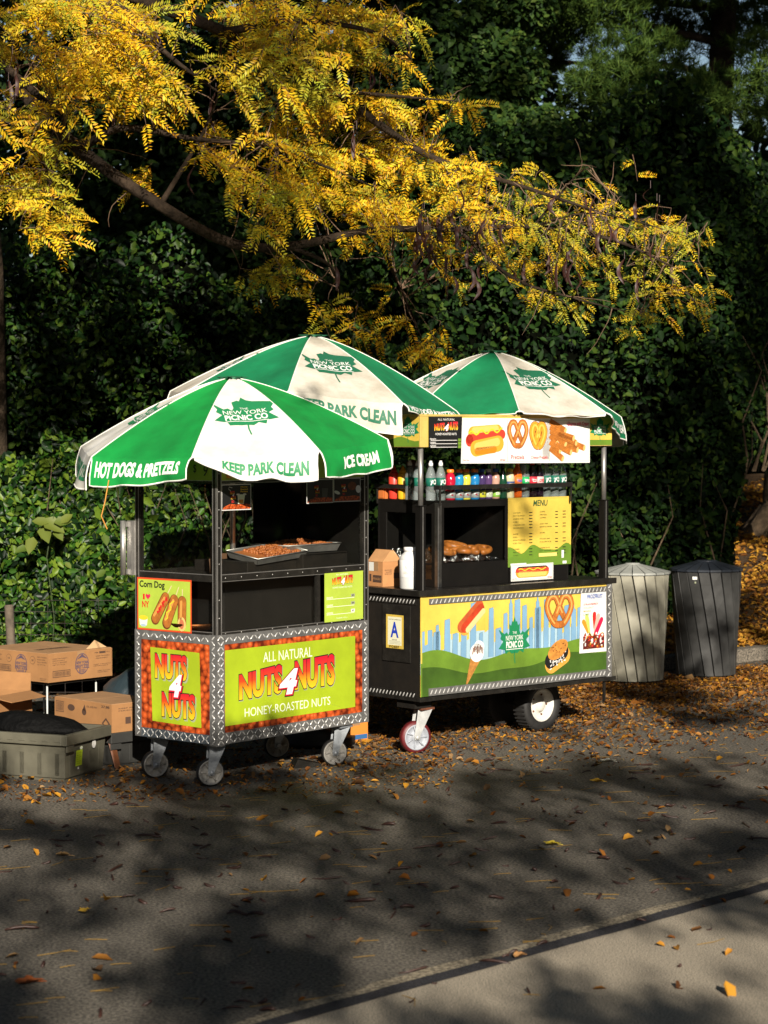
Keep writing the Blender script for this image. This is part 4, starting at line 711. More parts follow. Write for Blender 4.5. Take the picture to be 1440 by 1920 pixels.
for f_, k in ((1, 0),):
    A.ell(.285, .10, .058, .068, inkb, 1); A.ell(.285, .10, .052, .062, card, 2); A.poly([(.24, .13), (.285, .163), (.33, .13), (.285, .142)], inkb, 3); A.text('NEW YORK', .230, .098, .342, .118, inkb, 3, .04); A.text('PRETZEL', .226, .070, .346, .094, inkb, 3, .04)
    for q in range(5): A.rect(.257+.012*q, .042, .264+.012*q, .066, inkb, 3)
    barcode(A, .035, .028, .185, .072, ink); lines(A, .035, .145, .12, 4, ink, .006, .013); A.text('ITEM', .395, .158, .425, .165, ink, 1, .02); A.rect(.435, .155, .49, .168, ink, 1); A.text('0414', .498, .158, .525, .165, ink, 1, .02); lines(A, .405, .135, .12, 2, ink, .007, .014); lines(A, .385, .083, .15, 2, ink, .005, .010); lines(A, .42, .04, .11, 2, ink, .005, .010)
A.build('carton_print', bx, front(.0005))
A = Art(); A.ell(-.26, .10, .058, .068, inkb, 1); A.ell(-.26, .10, .052, .062, card, 2); A.poly([(-.305, .13), (-.26, .163), (-.215, .13), (-.26, .142)], inkb, 3); A.text('NEW YORK', -.315, .098, -.205, .118, inkb, 3, .04); A.text('PRETZEL', -.318, .070, -.202, .094, inkb, 3, .04)
for q in range(5): A.rect(-.288+.012*q, .042, -.281+.012*q, .066, inkb, 3)
for x in (-.38, -.15): A.ell(x, .135, .026, .026, ink, 1); A.ell(x, .135, .0235, .0235, card, 2); A.text('18', x-.01, .128, x+.01, .142, ink, 3, .02)
barcode(A, -.48, .05, -.36, .092, ink); lines(A, -.105, .155, .09, 4, ink, .007, .016); lines(A, -.08, .02, .06, 2, ink, .005, .01); lines(A, -.60, .15, .15, 4, ink, .007, .016); A.build('carton_print', bx, side(.0005))
fl = MB(); fl.prism([(.34, .02, .188), (.53, .03, .188), (.43, .035, .240)], (0, .003, 0)); fl.build('raised_flap', mat('torn_cardboard', (.55, .35, .18), .8), bx)
A = Art(); A.text('NEW YORK PRETZEL', .10, .20, .38, .26, ink, 1, .02); A.build('carton_print', bx, lambda x, y, h: (x, y, .1865+h))
stand = empty('folding_stand', (-2.13, 14.0, 0), R(50), 'low folding stand with thin white legs under the printed carton', 'stand'); MB().box(.03, .52, .03, .63, .364, .3835).build('top', grime, stand)
for x, y in ((.05, .07), (.05, .58), (.47, .07), (.47, .58)): MB().tube([(x, y, 0), (x, y, .364)], .006, 8).build('leg', mat('white_leg', (.50, .52, .50), .5), stand)
lb = carton('cardboard_box', (-1.60, 12.95), R(44), .36, .57, .205, .170, 'closed brown carton with a black diamond mark, on the dark tote beside the nut cart')
A = Art(); barcode(A, -.555, .085, -.475, .150, ink); A.ell(-.40, .12, .036, .020, ink, 1); A.ell(-.27, .105, .022, .020, ink, 1); A.poly([(-.29, .11), (-.25, .11), (-.265, .15)], ink, 1); A.text('OIL AND FAT', -.245, .135, -.14, .146, ink, 1, .02); A.text('27.88', -.10, .145, -.02, .160, ink, 1, .03)
A.poly([(-.055, .020), (-.015, .055), (-.055, .090), (-.095, .055)], ink, 1); A.poly([(-.055, .034), (-.031, .055), (-.055, .076), (-.079, .055)], card, 2); A.build('carton_print', lb, side(.0005))
A = Art(); lines(A, .05, .14, .2, 2, ink, .007, .014); A.rect(.10, .05, .14, .09, ink, 1); A.build('carton_print', lb, front(.0005))
def tote(p, rz, lx, ly, h, label, m):
    r = empty('storage_tote', (*p, 0), rz, label, 'tote'); b = MB(); t = .02
    o = [(0, 0), (lx, 0), (lx, ly), (0, ly)]; lo = [(x+(t if x == 0 else -t), y+(t if y == 0 else -t)) for x, y in o]; n = 4
    vs = [(x, y, 0) for x, y in lo]+[(x, y, h) for x, y in o]+[(x+(.008 if x == 0 else -.008), y+(.008 if y == 0 else -.008), h) for x, y in o]+[(x+(.012 if x == 0 else -.012), y+(.012 if y == 0 else -.012), .02) for x, y in lo]
    b.add(vs, [(3, 2, 1, 0)]+[(i, (i+1) % 4, 4+(i+1) % 4, 4+i) for i in range(4)]+[(4+i, 4+(i+1) % 4, 8+(i+1) % 4, 8+i) for i in range(4)]+[(8+i, 8+(i+1) % 4, 12+(i+1) % 4, 12+i) for i in range(4)]+[(12, 13, 14, 15)]); b.build('tub', m, r)
    k = MB(); e = .022
    k.box(-e, lx+e, -e, .012, h-.055, h+.006).box(-e, lx+e, ly-.012, ly+e, h-.055, h+.006).box(-e, .012, .0125, ly-.0125, h-.055, h+.006).box(lx-.012, lx+e, .0125, ly-.0125, h-.055, h+.006); k.build('rim', m, r, .004)
    rb = MB()
    for q in range(6): y = .06+q*(ly-.12)/5; rb.box(-.004+.012, .02, y-.016, y+.016, .03, h-.056)
    for q in range(4): x = .07+q*(lx-.14)/3; rb.box(x-.012, x+.012, -.004+.011, .02, .03, h-.056)
    for q in range(9): y = .04+q*(ly-.08)/8; rb.box(-e-.004, -e, y-.02, y+.02, h-.035, h-.028)
    rb.box(-e-.006, .05, -e-.006, -e, h-.09, h-.056); rb.build('rib', m, r, .003); return r
olive = mat('grey_olive_plastic', (.118, .110, .078), .55, 0, (3, .35), bump=(40, .08, .003))
tt = tote((-1.80, 12.44), R(67), .46, .70, .262, 'olive grey plastic tote with a lime sticker, on the ground left of the nut cart', olive)
A = Art(); A.rect(.115, .075, .185, .165, mat('lime_sticker', (.42, .55, .02), .5), 0); lines(A, .122, .145, .05, 6, mat('sticker_ink', (.12, .18, .01), .6), .006, .012); A.rect(.14, .055, .155, .068, white, 0); A.ell(.31, .18, .022, .026, white, 0, 20); A.ell(.17, .175, .016, .010, cream, 0); A.build('sticker', tt, lambda x, y, h: (x, .004-h+(.262-y)*.055*1.25-.004*3-.0015, y))
tote((-1.60, 12.95), R(44), .37, .58, .204, 'dark grey tote under the closed carton beside the nut cart', mat('dark_tote', (.035, .035, .032), .6, 0, (4, .3)))
voidm = mat('tote_void_black', (.004, .004, .004), .7, bump=(14, .9, .04), spec=.08)  # black lump stands in for the shaded void above the tote
bg_ = MB(); blob(bg_, (.23, .36, .24), (.20, .33, .095), 0, 4, .16, 22, 14); o = bg_.build('bag_or_void_lump', voidm); o.location = (-1.80, 12.44, .02); o.rotation_euler.z = R(67); tag(o, 'black lump added in the olive grey tote for the shaded void above it', 'bag')
bg_ = MB(); blob(bg_, (0, 0, .235), (.27, .24, .25), 0, 9, .10, 22, 14, .0); o = bg_.build('bag_or_void_lump', mat('blue_grey_bag', (.020, .032, .038), .4, bump=(10, .5, .03))); o.location = (-1.52, 14.1, 0); tag(o, 'blue grey rubbish bag in the shade behind the closed carton', 'bag')
ob = empty('cardboard_box', (-2.32, 13.08, 0), R(64), 'open brown carton with its flap raised, half hidden behind the tote', 'cardboard box'); w = MB(); w.box(0, .40, 0, .006, 0, .40).box(0, .40, .42, .426, 0, .40).box(0, .006, .0065, .4195, 0, .40).box(.394, .40, .0065, .4195, 0, .40).box(.0065, .3935, .0065, .4195, 0, .006); w.build('box_body', card, ob)
MB().prism([(.395, .01, .40), (.395, .42, .40), (.47, .36, .50), (.47, .06, .50)], (.004, 0, .001)).build('flap', card, ob); MB().prism([(.0, .01, .401), (.39, .01, .401), (.37, -.12, .375), (.02, -.12, .375)], (0, 0, .004)).build('flap', card, ob)
o = MB().prism([at(199, 1378, 12.95), at(205, 1376, 12.95), at(219, 1440, 12.9), at(217, 1446, 12.9)], (.02, .03, 0)).build('wooden_slat', mat('red_brown_wood', (.16, .055, .02), .6, 0, (14, .4))); tag(o, 'thin red brown slat leaning against the right end of the olive tote', 'slat')
cb = carton('cardboard_box', on2(.09, .585, 0)[:2], RZ2-R(90), .15, .145, 1.0135, .155, 'small torn carton with a white sticker on the hot dog cart counter', False, mat('orange_cardboard', (.52, .24, .09), .8, 0, (8, .2)))
cb.rotation_euler.z = RZ2-R(95); cb.location = on2(.075, .555, 1.0135)
MB().prism([(-.002, -.002, .155), (.152, -.002, .155), (.152, .06, .225), (-.002, .06, .225)], (0, .003, .003)).prism([(.152, .147, .155), (-.002, .147, .155), (-.002, .085, .225), (.152, .085, .225)], (0, -.003, .003)).prism([(-.002, -.002, .1555), (-.002, .147, .1555), (-.002, .085, .225), (-.002, .06, .225)], (.003, 0, 0)).prism([(.152, -.002, .1555), (.152, .147, .1555), (.152, .085, .225), (.152, .06, .225)], (-.003, 0, 0)).build('gable_flaps', mat('orange_cardboard_light', (.56, .29, .12), .8, 0, (8, .2)), cb)
A = Art(); A.rect(.01, .095, .06, .15, labw, 1); A.rect(.015, .03, .035, .075, ink, 1); A.rect(.05, .025, .14, .07, ink, 1); A.text('FRAGILE', .055, .04, .13, .055, card, 2, .03); A.build('carton_print', cb, front(.0005))
A = Art(); A.rect(-.13, .05, -.085, .085, ink, 1); lines(A, -.07, .10, .055, 3, ink, .006, .012); A.build('carton_print', cb, lambda x, y, h: (.1505+h, -x, y)); A = Art(); A.rect(-.13, .05, -.085, .085, ink, 1); A.build('carton_print', cb, side(.0005))
jg = empty('white_jug', on2(.08, .175, 1.0125), RZ2-R(40), 'large white plastic jug with a paper label on the hot dog cart counter', 'jug'); MB().lathe([(.060, 0), (.066, .008), (.066, .19), (.060, .205), (.038, .225), (.036, .235)], n=28).build('jug_body', mat('milky_plastic', (.62, .62, .60), .4, 0, (9, .12)), jg); MB().lathe([(.040, .233), (.040, .255), (.036, .258), (0, .258)], n=24).build('lid', capw, jg)
lb_ = MB(); lb_.lathe([(.0664, .075), (.067, .076), (.067, .178), (.0664, .179)], n=28); l_ = lb_.build('label', mat('paper_label', (.72, .71, .69), .6), jg); A = Art(); A.text('N.Y.C.', -.035, .125, .02, .145, grey, 1, .0); lines(A, -.045, .105, .08, 2, grey, .005, .010); A.build('label_lettering', l_, lambda a, b, h: ((.0675+h)*math.sin(a/.067), -(.0675+h)*math.cos(a/.067), b))
ob2 = carton('cardboard_box', (-.245, 13.95), R(45), .20, .20, 0, .17, 'small orange carton with a blue band on the ground behind the nut cart', True, mat('orange_carton', (.62, .22, .03), .7)); A = Art(); A.rect(.005, .02, .195, .05, mat('carton_blue', (.03, .12, .30), .6), 0); A.ell(.03, .10, .018, .035, ink, 0); A.build('carton_print', ob2, front(.0005))
stp = MB(); stp.prism([(0, 0, 0), (.20, 0, 0), (.20, 0, .035), (.03, 0, .095)], (0, .12, 0)); lozenges(stp, .02, .01, .19, .11, lambda x, y, h: (x, y, .098-(x-.03)*.06/.17*.98+h), 0); o = stp.build('wheel_chock', darksteel); o.location = (-.53, 12.95, 0); o.rotation_euler.z = R(20); o.scale = (.85, .8, .55); tag(o, 'small tread plate wedge on the ground under the nut cart', 'wheel chock')

# ================================================================= litter bins
def litter_bin(x, y, rt, rb, h, m, lm, label, flat, ph):
    r = empty('litter_bin', (x, y, 0), 0, label, 'litter bin', 'slatted park litter bins'); N = 19; tw = R(30)
    MB().lathe([(rb-.02, .025), (rt-.025, h-.01)], n=32).build('liner', mat('bin_gap_dark', (.006, .006, .006), .8), r)
    s = MB(); K = 8
    for i in range(N):
        vs = []
        for k in range(K+1):
            f = k/K; rad = rb+(rt-rb)*f; c = ph+2*math.pi*i/N+tw*(1-f)
            for e, dr in ((-.5, -.008), (-.47, 0), (.47, 0), (.5, -.008)):
                a = c+e*2*math.pi/N*(.915); vs.append(((rad+dr)*math.sin(a), -(rad+dr)*math.cos(a), .03+(h-.04)*f))
        s.add(vs, [(k*4+j, k*4+j+1, (k+1)*4+j+1, (k+1)*4+j) for k in range(K) for j in range(3)], 0)
    s.build('slatted_body', m, r); MB().lathe([(rb-.05, 0), (rb-.035, .0), (rb-.035, .03), (rb-.05, .03)], n=32).build('foot_ring', mat('bin_foot', (.02, .02, .02), .6), r)
    l = MB(); ft = .06 if not flat else .085; hh = .070
    MB().lathe([(rt+.0, h), (ft*.5, h+hh-.006), (0, h+hh-.005)], n=32).build('lid_liner', MATS['bin_gap_dark'], r)
    for i in range(N):
        c = ph+2*math.pi*i/N; vs = []
        for k in range(5):
            f = k/4; rad = (rt+.012)*(1-f)+ft*f; z = h+.012+(hh-.012)*f
            for e in (-.5, .5): a = c+e*2*math.pi/N*(.91 if k < 4 else .96); vs.append((rad*math.sin(a), -rad*math.cos(a), z))
        l.add(vs, [(k*2, k*2+1, k*2+3, k*2+2) for k in range(4)], 0); 
        a0, a1 = c-.94*math.pi/N, c+.94*math.pi/N; l.add([((rt+.012)*math.sin(a0), -(rt+.012)*math.cos(a0), h+.012), ((rt+.012)*math.sin(a1), -(rt+.012)*math.cos(a1), h+.012), ((rt+.012)*math.sin(a1), -(rt+.012)*math.cos(a1), h-.004), ((rt+.012)*math.sin(a0), -(rt+.012)*math.cos(a0), h-.004)], [(0, 1, 2, 3)][::1])
    l.lathe([(ft+.004, h+hh-.002), (ft*.9, h+hh+.006), (0, h+hh+.008)], n=24); l.build('lid', lm, r); return r
litter_bin(1.955, 17.386, .287, .245, .865, mat('beige_grey_paint', (.38, .36, .28), .5, 0, (3, .28), bump=(50, .05, .002)), mat('beige_lid', (.36, .37, .34), .45, 0, (5, .3)), 'beige grey slatted litter bin next to the hot dog cart', False, .05)
b2 = litter_bin(2.590, 17.761, .283, .240, .865, mat('black_bin_paint', (.058, .058, .056), .42, 0, (4, .5), bump=(50, .06, .002)), mat('blue_black_lid', (.035, .042, .055), .32, 0, (5, .3)), 'black slatted litter bin standing right of the beige one', True, .12)
A = Art(); A.rect(-.05, .80, -.012, .825, labw, 1); A.rect(-.033, .77, -.020, .785, grey, 1); A.build('sticker', b2, lambda x, y, h: ((.286+h)*math.sin(x/.28-.35), -(.286+h)*math.cos(x/.28-.35), y))
# ================================================================= ground
def ground_mat(name, c1, c2, c3, sc, rough=.9, spk=75, bumpd=.007, big=.35):
    m = mat(name, c1, rough, spec=.25); n = m.node_tree.nodes; l = m.node_tree.links; b = n['Principled BSDF']; tc = n.new('ShaderNodeTexCoord')
    def noise(s, d=5):
        t = n.new('ShaderNodeTexNoise'); t.inputs['Scale'].default_value = s; t.inputs['Detail'].default_value = d; l.new(tc.outputs['Object'], t.inputs['Vector']); return t.outputs['Fac']
    r = n.new('ShaderNodeValToRGB'); r.color_ramp.elements[0].position = .36; r.color_ramp.elements[1].position = .66; r.color_ramp.elements[0].color = (*c1, 1); r.color_ramp.elements[1].color = (*c2, 1); l.new(noise(big), r.inputs[0])
    r2 = n.new('ShaderNodeValToRGB'); r2.color_ramp.elements[0].position = .36; r2.color_ramp.elements[1].position = .66; r2.color_ramp.elements[0].color = (.30, .30, .30, 1); r2.color_ramp.elements[1].color = (1.6, 1.55, 1.45, 1); l.new(noise(spk, 3), r2.inputs[0])
    mx = n.new('ShaderNodeMixRGB'); mx.blend_type = 'MULTIPLY'; mx.inputs[0].default_value = .9; l.new(r.outputs[0], mx.inputs[1]); l.new(r2.outputs[0], mx.inputs[2])
    v = n.new('ShaderNodeTexVoronoi'); v.inputs['Scale'].default_value = 75; l.new(tc.outputs['Object'], v.inputs['Vector']); r3 = n.new('ShaderNodeValToRGB'); r3.color_ramp.elements[0].position = .05; r3.color_ramp.elements[1].position = .16; r3.color_ramp.elements[0].color = (.45,)*3+(1,); r3.color_ramp.elements[1].color = (0, 0, 0, 1); l.new(v.outputs['Distance'], r3.inputs[0])
    m2 = n.new('ShaderNodeMixRGB'); l.new(r3.outputs[0], m2.inputs[0]); l.new(mx.outputs[0], m2.inputs[1]); m2.inputs[2].default_value = (*c3, 1); l.new(m2.outputs[0], b.inputs['Base Color'])
    bp = n.new('ShaderNodeBump'); bp.inputs['Strength'].default_value = .9; bp.inputs['Distance'].default_value = bumpd; l.new(noise(spk*.9, 5), bp.inputs['Height']); l.new(bp.outputs[0], b.inputs['Normal']); return m
asph = ground_mat('asphalt_surface', (.100, .091, .079), (.155, .140, .117), (.32, .29, .25), .6)
conc = ground_mat('path_surface', (.31, .275, .22), (.37, .325, .26), (.42, .38, .30), .5, spk=160, bumpd=.0012)
soil = ground_mat('soil_surface', (.05, .03, .015), (.10, .06, .025), (.16, .09, .03), .9, spk=40, bumpd=.03)
KERB = [(-14, 16.6), (-4, 16.5), (-1.2, 16.55), (1.3, 17.25), (1.955, 17.85), (3.3, 19.0), (6, 21.6), (14, 29)]
NEAR = [(-9.0, -2.21), (9.0, 17.24)]          # far edge of the near path
kd = Vector((2.032, 2.212)).normalized(); kn = Vector((-kd.y, kd.x)); K0 = Vector((.566, 8.32)); ZP = .006
o = MB().add([(-400, -400, -.05), (400, -400, -.05), (400, 600, -.05), (-400, 600, -.05)], [(0, 1, 2, 3)]).build('ground', soil); tag(o, kind='structure')
o = MB().add([(-14, -40, 0), (14, -40, 0)]+[(x, y, 0) for x, y in KERB[::-1]], [tuple(range(2+len(KERB)))]).build('asphalt_road', asph); tag(o, kind='structure')
pa, pb = K0-kd*14, K0+kd*22; q = kn*-5.5
m = MB(); m.prism([(pa.x, pa.y, .0005), (pb.x, pb.y, .0005), (pb.x+q.x, pb.y+q.y, .0005), (pa.x+q.x, pa.y+q.y, .0005)][::-1], (0, 0, ZP)); o = m.build('path', conc); tag(o, kind='structure')
rj = random.Random(3); NJ = 260
def strip(name, g1, g2, z, mt, jit):
    A_ = []; B_ = []
    for i in range(NJ+1): p = pa+(pb-pa)*(i/NJ); u_ = p+kn*(g1+rj.uniform(-jit, jit)*.5); w_ = p+kn*(g2+rj.uniform(-jit, jit)); A_.append((u_.x, u_.y, z)); B_.append((w_.x, w_.y, z))
    o = MB().add(A_+B_, [(i+1, i, NJ+1+i, NJ+2+i) for i in range(NJ)]).build(name, mt); return tag(o, kind='structure')
strip('road_joint', -.010, .074, .009, ground_mat('tar_joint', (.026, .026, .032), (.036, .035, .042), (.05, .05, .06), 2, spk=160), .006)
strip('gutter_strip', .062, .15, .005, ground_mat('gutter_stone', (.22, .19, .14), (.29, .25, .185), (.36, .32, .25), 1.2), .018)
m = MB()
for (x0, y0), (x1, y1) in zip(KERB[3:], KERB[4:]):
    L = math.hypot(x1-x0, y1-y0); d = Vector(((x1-x0)/L, (y1-y0)/L, 0)); n_ = Vector((-d.y, d.x, 0)); k = max(1, int(L/1.2))
    for i in range(k):
        a = Vector((x0, y0, 0))+d*(L*i/k+.006); b = Vector((x0, y0, 0))+d*(L*(i+1)/k-.006); m.prism([a, b, b+n_*.16, a+n_*.16], (0, 0, .12))
o = m.build('kerb', ground_mat('kerb_stone', (.13, .115, .095), (.19, .165, .135), (.25, .22, .18), 2), None, .01); tag(o, kind='structure')
def kerbY(x): return np.interp(x, [k[0] for k in KERB], [k[1] for k in KERB])
def bankZ(x, y):
    d = np.maximum(0, y-kerbY(x)-.1); s = np.clip((x-1.2)/1.5, 0, 1); t = np.clip(d, 0, 9)
    return .105+t*(.02+.15*s)+.05*np.sin(x*1.7+y*.9)*np.clip(d, 0, 1)+.025*np.sin(x*4.1-y*3.3)*np.clip(d, 0, 1)
X = np.linspace(-14, 14, 113); V = []; nx = len(X); ny = 50
for j in range(ny):
    for x in X: y = kerbY(x)+.14+20*(j/(ny-1))**1.5; V.append((x, y, bankZ(x, y)))
o = MB().add(V, [(j*nx+i, j*nx+i+1, (j+1)*nx+i+1, (j+1)*nx+i) for j in range(ny-1) for i in range(nx-1)], 0, True).build('leaf_strewn_bank', soil); tag(o, kind='structure')

# ================================================================= foliage helpers
def unit(a): return a/np.maximum(np.linalg.norm(a, axis=-1, keepdims=True), 1e-9)
def leaf_cloud(name, C, N, L, Wd, m, parent=None, T=None, fold=.18, six=True, curl=.0):
    n = len(C); N = unit(N); T = rng.normal(size=(n, 3)) if T is None else T; T = unit(T-N*(T*N).sum(1, keepdims=True)); B = np.cross(N, T)
    L = np.broadcast_to(L, n)[:, None]; Wd = np.broadcast_to(Wd, n)[:, None]
    if six:
        up = N*Wd*fold
        V = np.stack([C-T*L*.5, C-T*L*.18+B*Wd*.5+up, C+T*L*.2+B*Wd*.38+up*.8, C+T*L*.5-N*L*curl, C+T*L*.2-B*Wd*.38+up*.8, C-T*L*.18-B*Wd*.5+up], 1).reshape(-1, 3)
        F = (np.arange(n)[:, None, None]*6+np.array([[0, 1, 2, 3], [0, 3, 4, 5]])[None]).reshape(-1, 4)
    else:
        V = np.stack([C-T*L*.5, C+B*Wd*.5, C+T*L*.5, C-B*Wd*.5], 1).reshape(-1, 3); F = np.arange(n)[:, None]*4+np.arange(4)[None]
    return link_np(name, V, F, m, parent)
def wob(x, y, s=1.0, p=0.0): return (np.sin(x*1.9*s+p)+np.sin(y*2.3*s+p*1.7+.5*x)+.7*np.sin(x*4.3*s-y*3.1*s+p)+.5*np.sin(x*7.7*s+y*6.1*s+2*p))/3.2
sunv = np.array(sv)
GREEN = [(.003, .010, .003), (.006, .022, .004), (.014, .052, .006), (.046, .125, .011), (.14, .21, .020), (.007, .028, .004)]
def hedge(name, x0, x1, front, top, n, L, lm, label, bot=None, depth=.5, seed=0., amp=.35, thin=.0):
    root = empty(name, ((x0+x1)/2, float(front(np.array([(x0+x1)/2]))[0])+.6, 0), 0, label, 'hedge'); off = np.array(root.location)
    x = rng.uniform(x0, x1, n); B0 = bot or (lambda q: .12+0*q); z = B0(x)+rng.random(n)**.9*(top(x)-B0(x)); w = wob(x, z*1.1, 1.0, seed); y = front(x)-amp*w+rng.exponential(depth*.4, n)+.10*(z-1.2)*(z > 1.2)*.6
    keep = rng.random(n) > thin*(w < -.15); x, y, z, w = x[keep], y[keep], z[keep], w[keep]; n = len(x)
    gx = -amp*(wob(x+.05, z*1.1, 1, seed)-w)/.05; N = np.stack([-gx*.4, -np.ones(n), .55+0*gx], 1)+rng.normal(size=(n, 3))*.62
    T = np.stack([rng.normal(size=n)*.8, -.3+rng.normal(size=n)*.4, -.5+rng.normal(size=n)*.6], 1); s = rng.uniform(.5, 1.35, n)*L*np.where(rng.random(n) < .12, 1.5, 1)
    leaf_cloud('foliage', np.stack([x, y, z], 1)-off, N, s, s*.55, lm, root, T, .16, curl=.1)
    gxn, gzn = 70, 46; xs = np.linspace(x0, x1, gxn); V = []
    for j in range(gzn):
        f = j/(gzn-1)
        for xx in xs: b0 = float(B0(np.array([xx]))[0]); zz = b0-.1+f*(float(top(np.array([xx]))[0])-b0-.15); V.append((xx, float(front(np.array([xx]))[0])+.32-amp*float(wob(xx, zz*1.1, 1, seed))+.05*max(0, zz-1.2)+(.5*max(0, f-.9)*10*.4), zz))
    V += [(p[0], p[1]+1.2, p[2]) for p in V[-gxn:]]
    MB().add([Vector(p)-Vector(off) for p in V], [(j*gxn+i, j*gxn+i+1, (j+1)*gxn+i+1, (j+1)*gxn+i) for j in range(gzn) for i in range(gxn-1)], 0).build('shade_core', mat('inner_shade_dark', (.004, .005, .003), .95, 0, (7, .5), spec=0, bump=(18, .8, .05)), root)  # near-black sheet behind the leaves; inner shade put into its colour
    st = MB()
    for k in range(36):
        a = random.uniform(x0, x1); yy = float(front(np.array([a]))[0])+.15; p = Vector((a, yy, float(B0(np.array([a]))[0])-.07)); pts = [p]
        for q in range(4): p = p+Vector((random.uniform(-.2, .2), random.uniform(-.12, .05), random.uniform(.25, .5))); pts.append(p)
        st.tube([Vector(p)-Vector(off) for p in pts], [.012, .010, .008, .005, .002], 5)
    st.build('stems', bark, root); return root
bark = mat('bark', (.17, .12, .075), .9, 0, (9, .6), bump=(24, .9, .03), spec=.2); darkbark = mat('dark_bark', (.035, .025, .018), .95, 0, (9, .5), bump=(24, .9, .03), spec=.1)
hl = leafmat('hedge_leaf', GREEN, .42, .22, .28); hr = leafmat('shrub_leaf', [(.002, .007, .002), (.004, .014, .003), (.009, .028, .005), (.020, .050, .008), (.055, .092, .012)], .6, .2, .12)
bd = leafmat('background_leaf', [(.003, .008, .003), (.006, .016, .004), (.012, .027, .005), (.024, .048, .008)], .6, .2, .1)
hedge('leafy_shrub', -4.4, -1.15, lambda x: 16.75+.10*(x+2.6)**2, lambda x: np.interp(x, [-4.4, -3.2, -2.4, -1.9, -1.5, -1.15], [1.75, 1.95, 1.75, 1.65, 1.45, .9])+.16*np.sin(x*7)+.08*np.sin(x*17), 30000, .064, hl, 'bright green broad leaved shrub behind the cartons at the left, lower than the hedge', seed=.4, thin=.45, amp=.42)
hh_ = leafmat('shade_toned_hedge_leaf', [(.002, .006, .002), (.004, .014, .003), (.009, .032, .005), (.022, .068, .008), (.075, .125, .014), (.006, .022, .004)], .48, .2, .2)  # darker leaves carry the upper hedge's shade in their colour
hedge('evergreen_hedge', -4.6, -.1, lambda x: 17.75+0*x, lambda x: 3.45+.25*np.sin(x*2.1)+.12*np.sin(x*6.3), 42000, .058, hh_, 'tall evergreen hedge with shade toned into its leaves, behind the bright shrub and nut cart', seed=1.4, thin=.7, amp=.55, depth=.7)
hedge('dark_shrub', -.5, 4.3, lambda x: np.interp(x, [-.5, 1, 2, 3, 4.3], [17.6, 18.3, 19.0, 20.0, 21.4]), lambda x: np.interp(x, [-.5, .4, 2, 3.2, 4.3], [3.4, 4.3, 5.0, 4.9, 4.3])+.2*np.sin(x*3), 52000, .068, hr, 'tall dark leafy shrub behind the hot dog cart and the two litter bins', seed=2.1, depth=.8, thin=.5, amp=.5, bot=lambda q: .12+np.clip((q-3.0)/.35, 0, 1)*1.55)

# wire fence in front of the hedge
fz = empty('wire_fence', (-3.2, 16.25, 0), 0, 'low wire mesh fence with a weathered post in front of the hedge', 'fence'); w = MB()
for k in range(9): w.tube([(-.9, 0, .06+.085*k), (2.35, .02, .05+.085*k)], .0022, 4)
for k in range(27): w.tube([(-.9+.125*k, .004, .03), (-.9+.125*k, .004, .75)], .0018, 4)
w.build('wire_mesh', mat('rusty_wire', (.035, .025, .02), .7, .3), fz)
pp = at(20, 1215, 16.2)-Vector((-3.2, 16.25, 0))
for dx in (0, 1.55): MB().tube([(pp.x+dx, .03, -.05), (pp.x+dx-.01, .03, .4), (pp.x+dx-.025, .02, .70)], [.035, .034, .032], 9).build('post', mat('weathered_post', (.13, .10, .07), .9, 0, (12, .5), bump=(40, .6, .01)), fz)

# sapling with broad pale leaves in front of the hedge
sp = empty('sapling', at(95, 1330, 16.3)*1, 0, 'slender sapling with a few broad pale green leaves against the hedge', 'sapling'); sp.location.z = .1; so = np.array(sp.location)
s0 = [Vector((0, 0, 0)), Vector((.03, 0, .5)), Vector((-.02, -.02, .95)), Vector((.05, -.03, 1.35))]; MB().tube(s0, [.006, .005, .004, .002], 6).build('stem', mat('green_stem', (.03, .05, .012), .7), sp)
cs = []; ns = []; ts = []; ls = []
for px, py, s, a in ((100, 985, .20, -30), (85, 1000, .17, -70), (118, 978, .14, 20), (58, 1022, .15, -100), (40, 1030, .11, 200), (125, 972, .12, 60), (75, 978, .13, 160), (110, 1002, .12, -60), (198, 1012, .10, -80), (128, 1060, .07, -50), (190, 1075, .10, 60), (205, 1085, .07, 20)):
    p = at(px, py, 16.25); cs.append(np.array(p)-so); ns.append([.15*math.sin(a), -.8, .6]); ts.append([math.cos(R(a)), -.1, math.sin(R(a))]); ls.append(s)
leaf_cloud('broad_leaves', np.array(cs), np.array(ns), np.array(ls), np.array(ls)*.62, leafmat('pale_leaf', [(.10, .14, .02), (.15, .18, .03), (.08, .13, .02)], .5, .3), sp, np.array(ts), .12, curl=.12)

# ================================================================= honey locust with its yellow autumn leaves
loc_ = empty('honey_locust', (-3.05, 16.95, 0), 0, 'honey locust with feathery yellow autumn leaves and dark pods hanging over the carts', 'tree'); LO = Vector(loc_.location)
tk = MB(); tk.tube([p-LO for p in (Vector((-3.05, 16.95, -.05)), Vector((-3.05, 16.95, .3)), Vector((-3.05, 16.93, 1.6)), Vector((-3.06, 16.9, 3.2)), Vector((-3.16, 16.8, 5.0)), Vector((-3.1, 16.6, 8)))], [.26, .20, .175, .165, .15, .09], 14)
for k in range(5): a = k*1.26; tk.tube([(.02*math.cos(a), .02*math.sin(a), .35), (.22*math.cos(a), .22*math.sin(a), .08), (.42*math.cos(a), .42*math.sin(a), -.04)], [.07, .06, .03], 7)
tk.build('trunk', mat('trunk_bark', (.085, .060, .038), .9, 0, (5, .7), bump=(20, .9, .03), spec=.15), loc_)
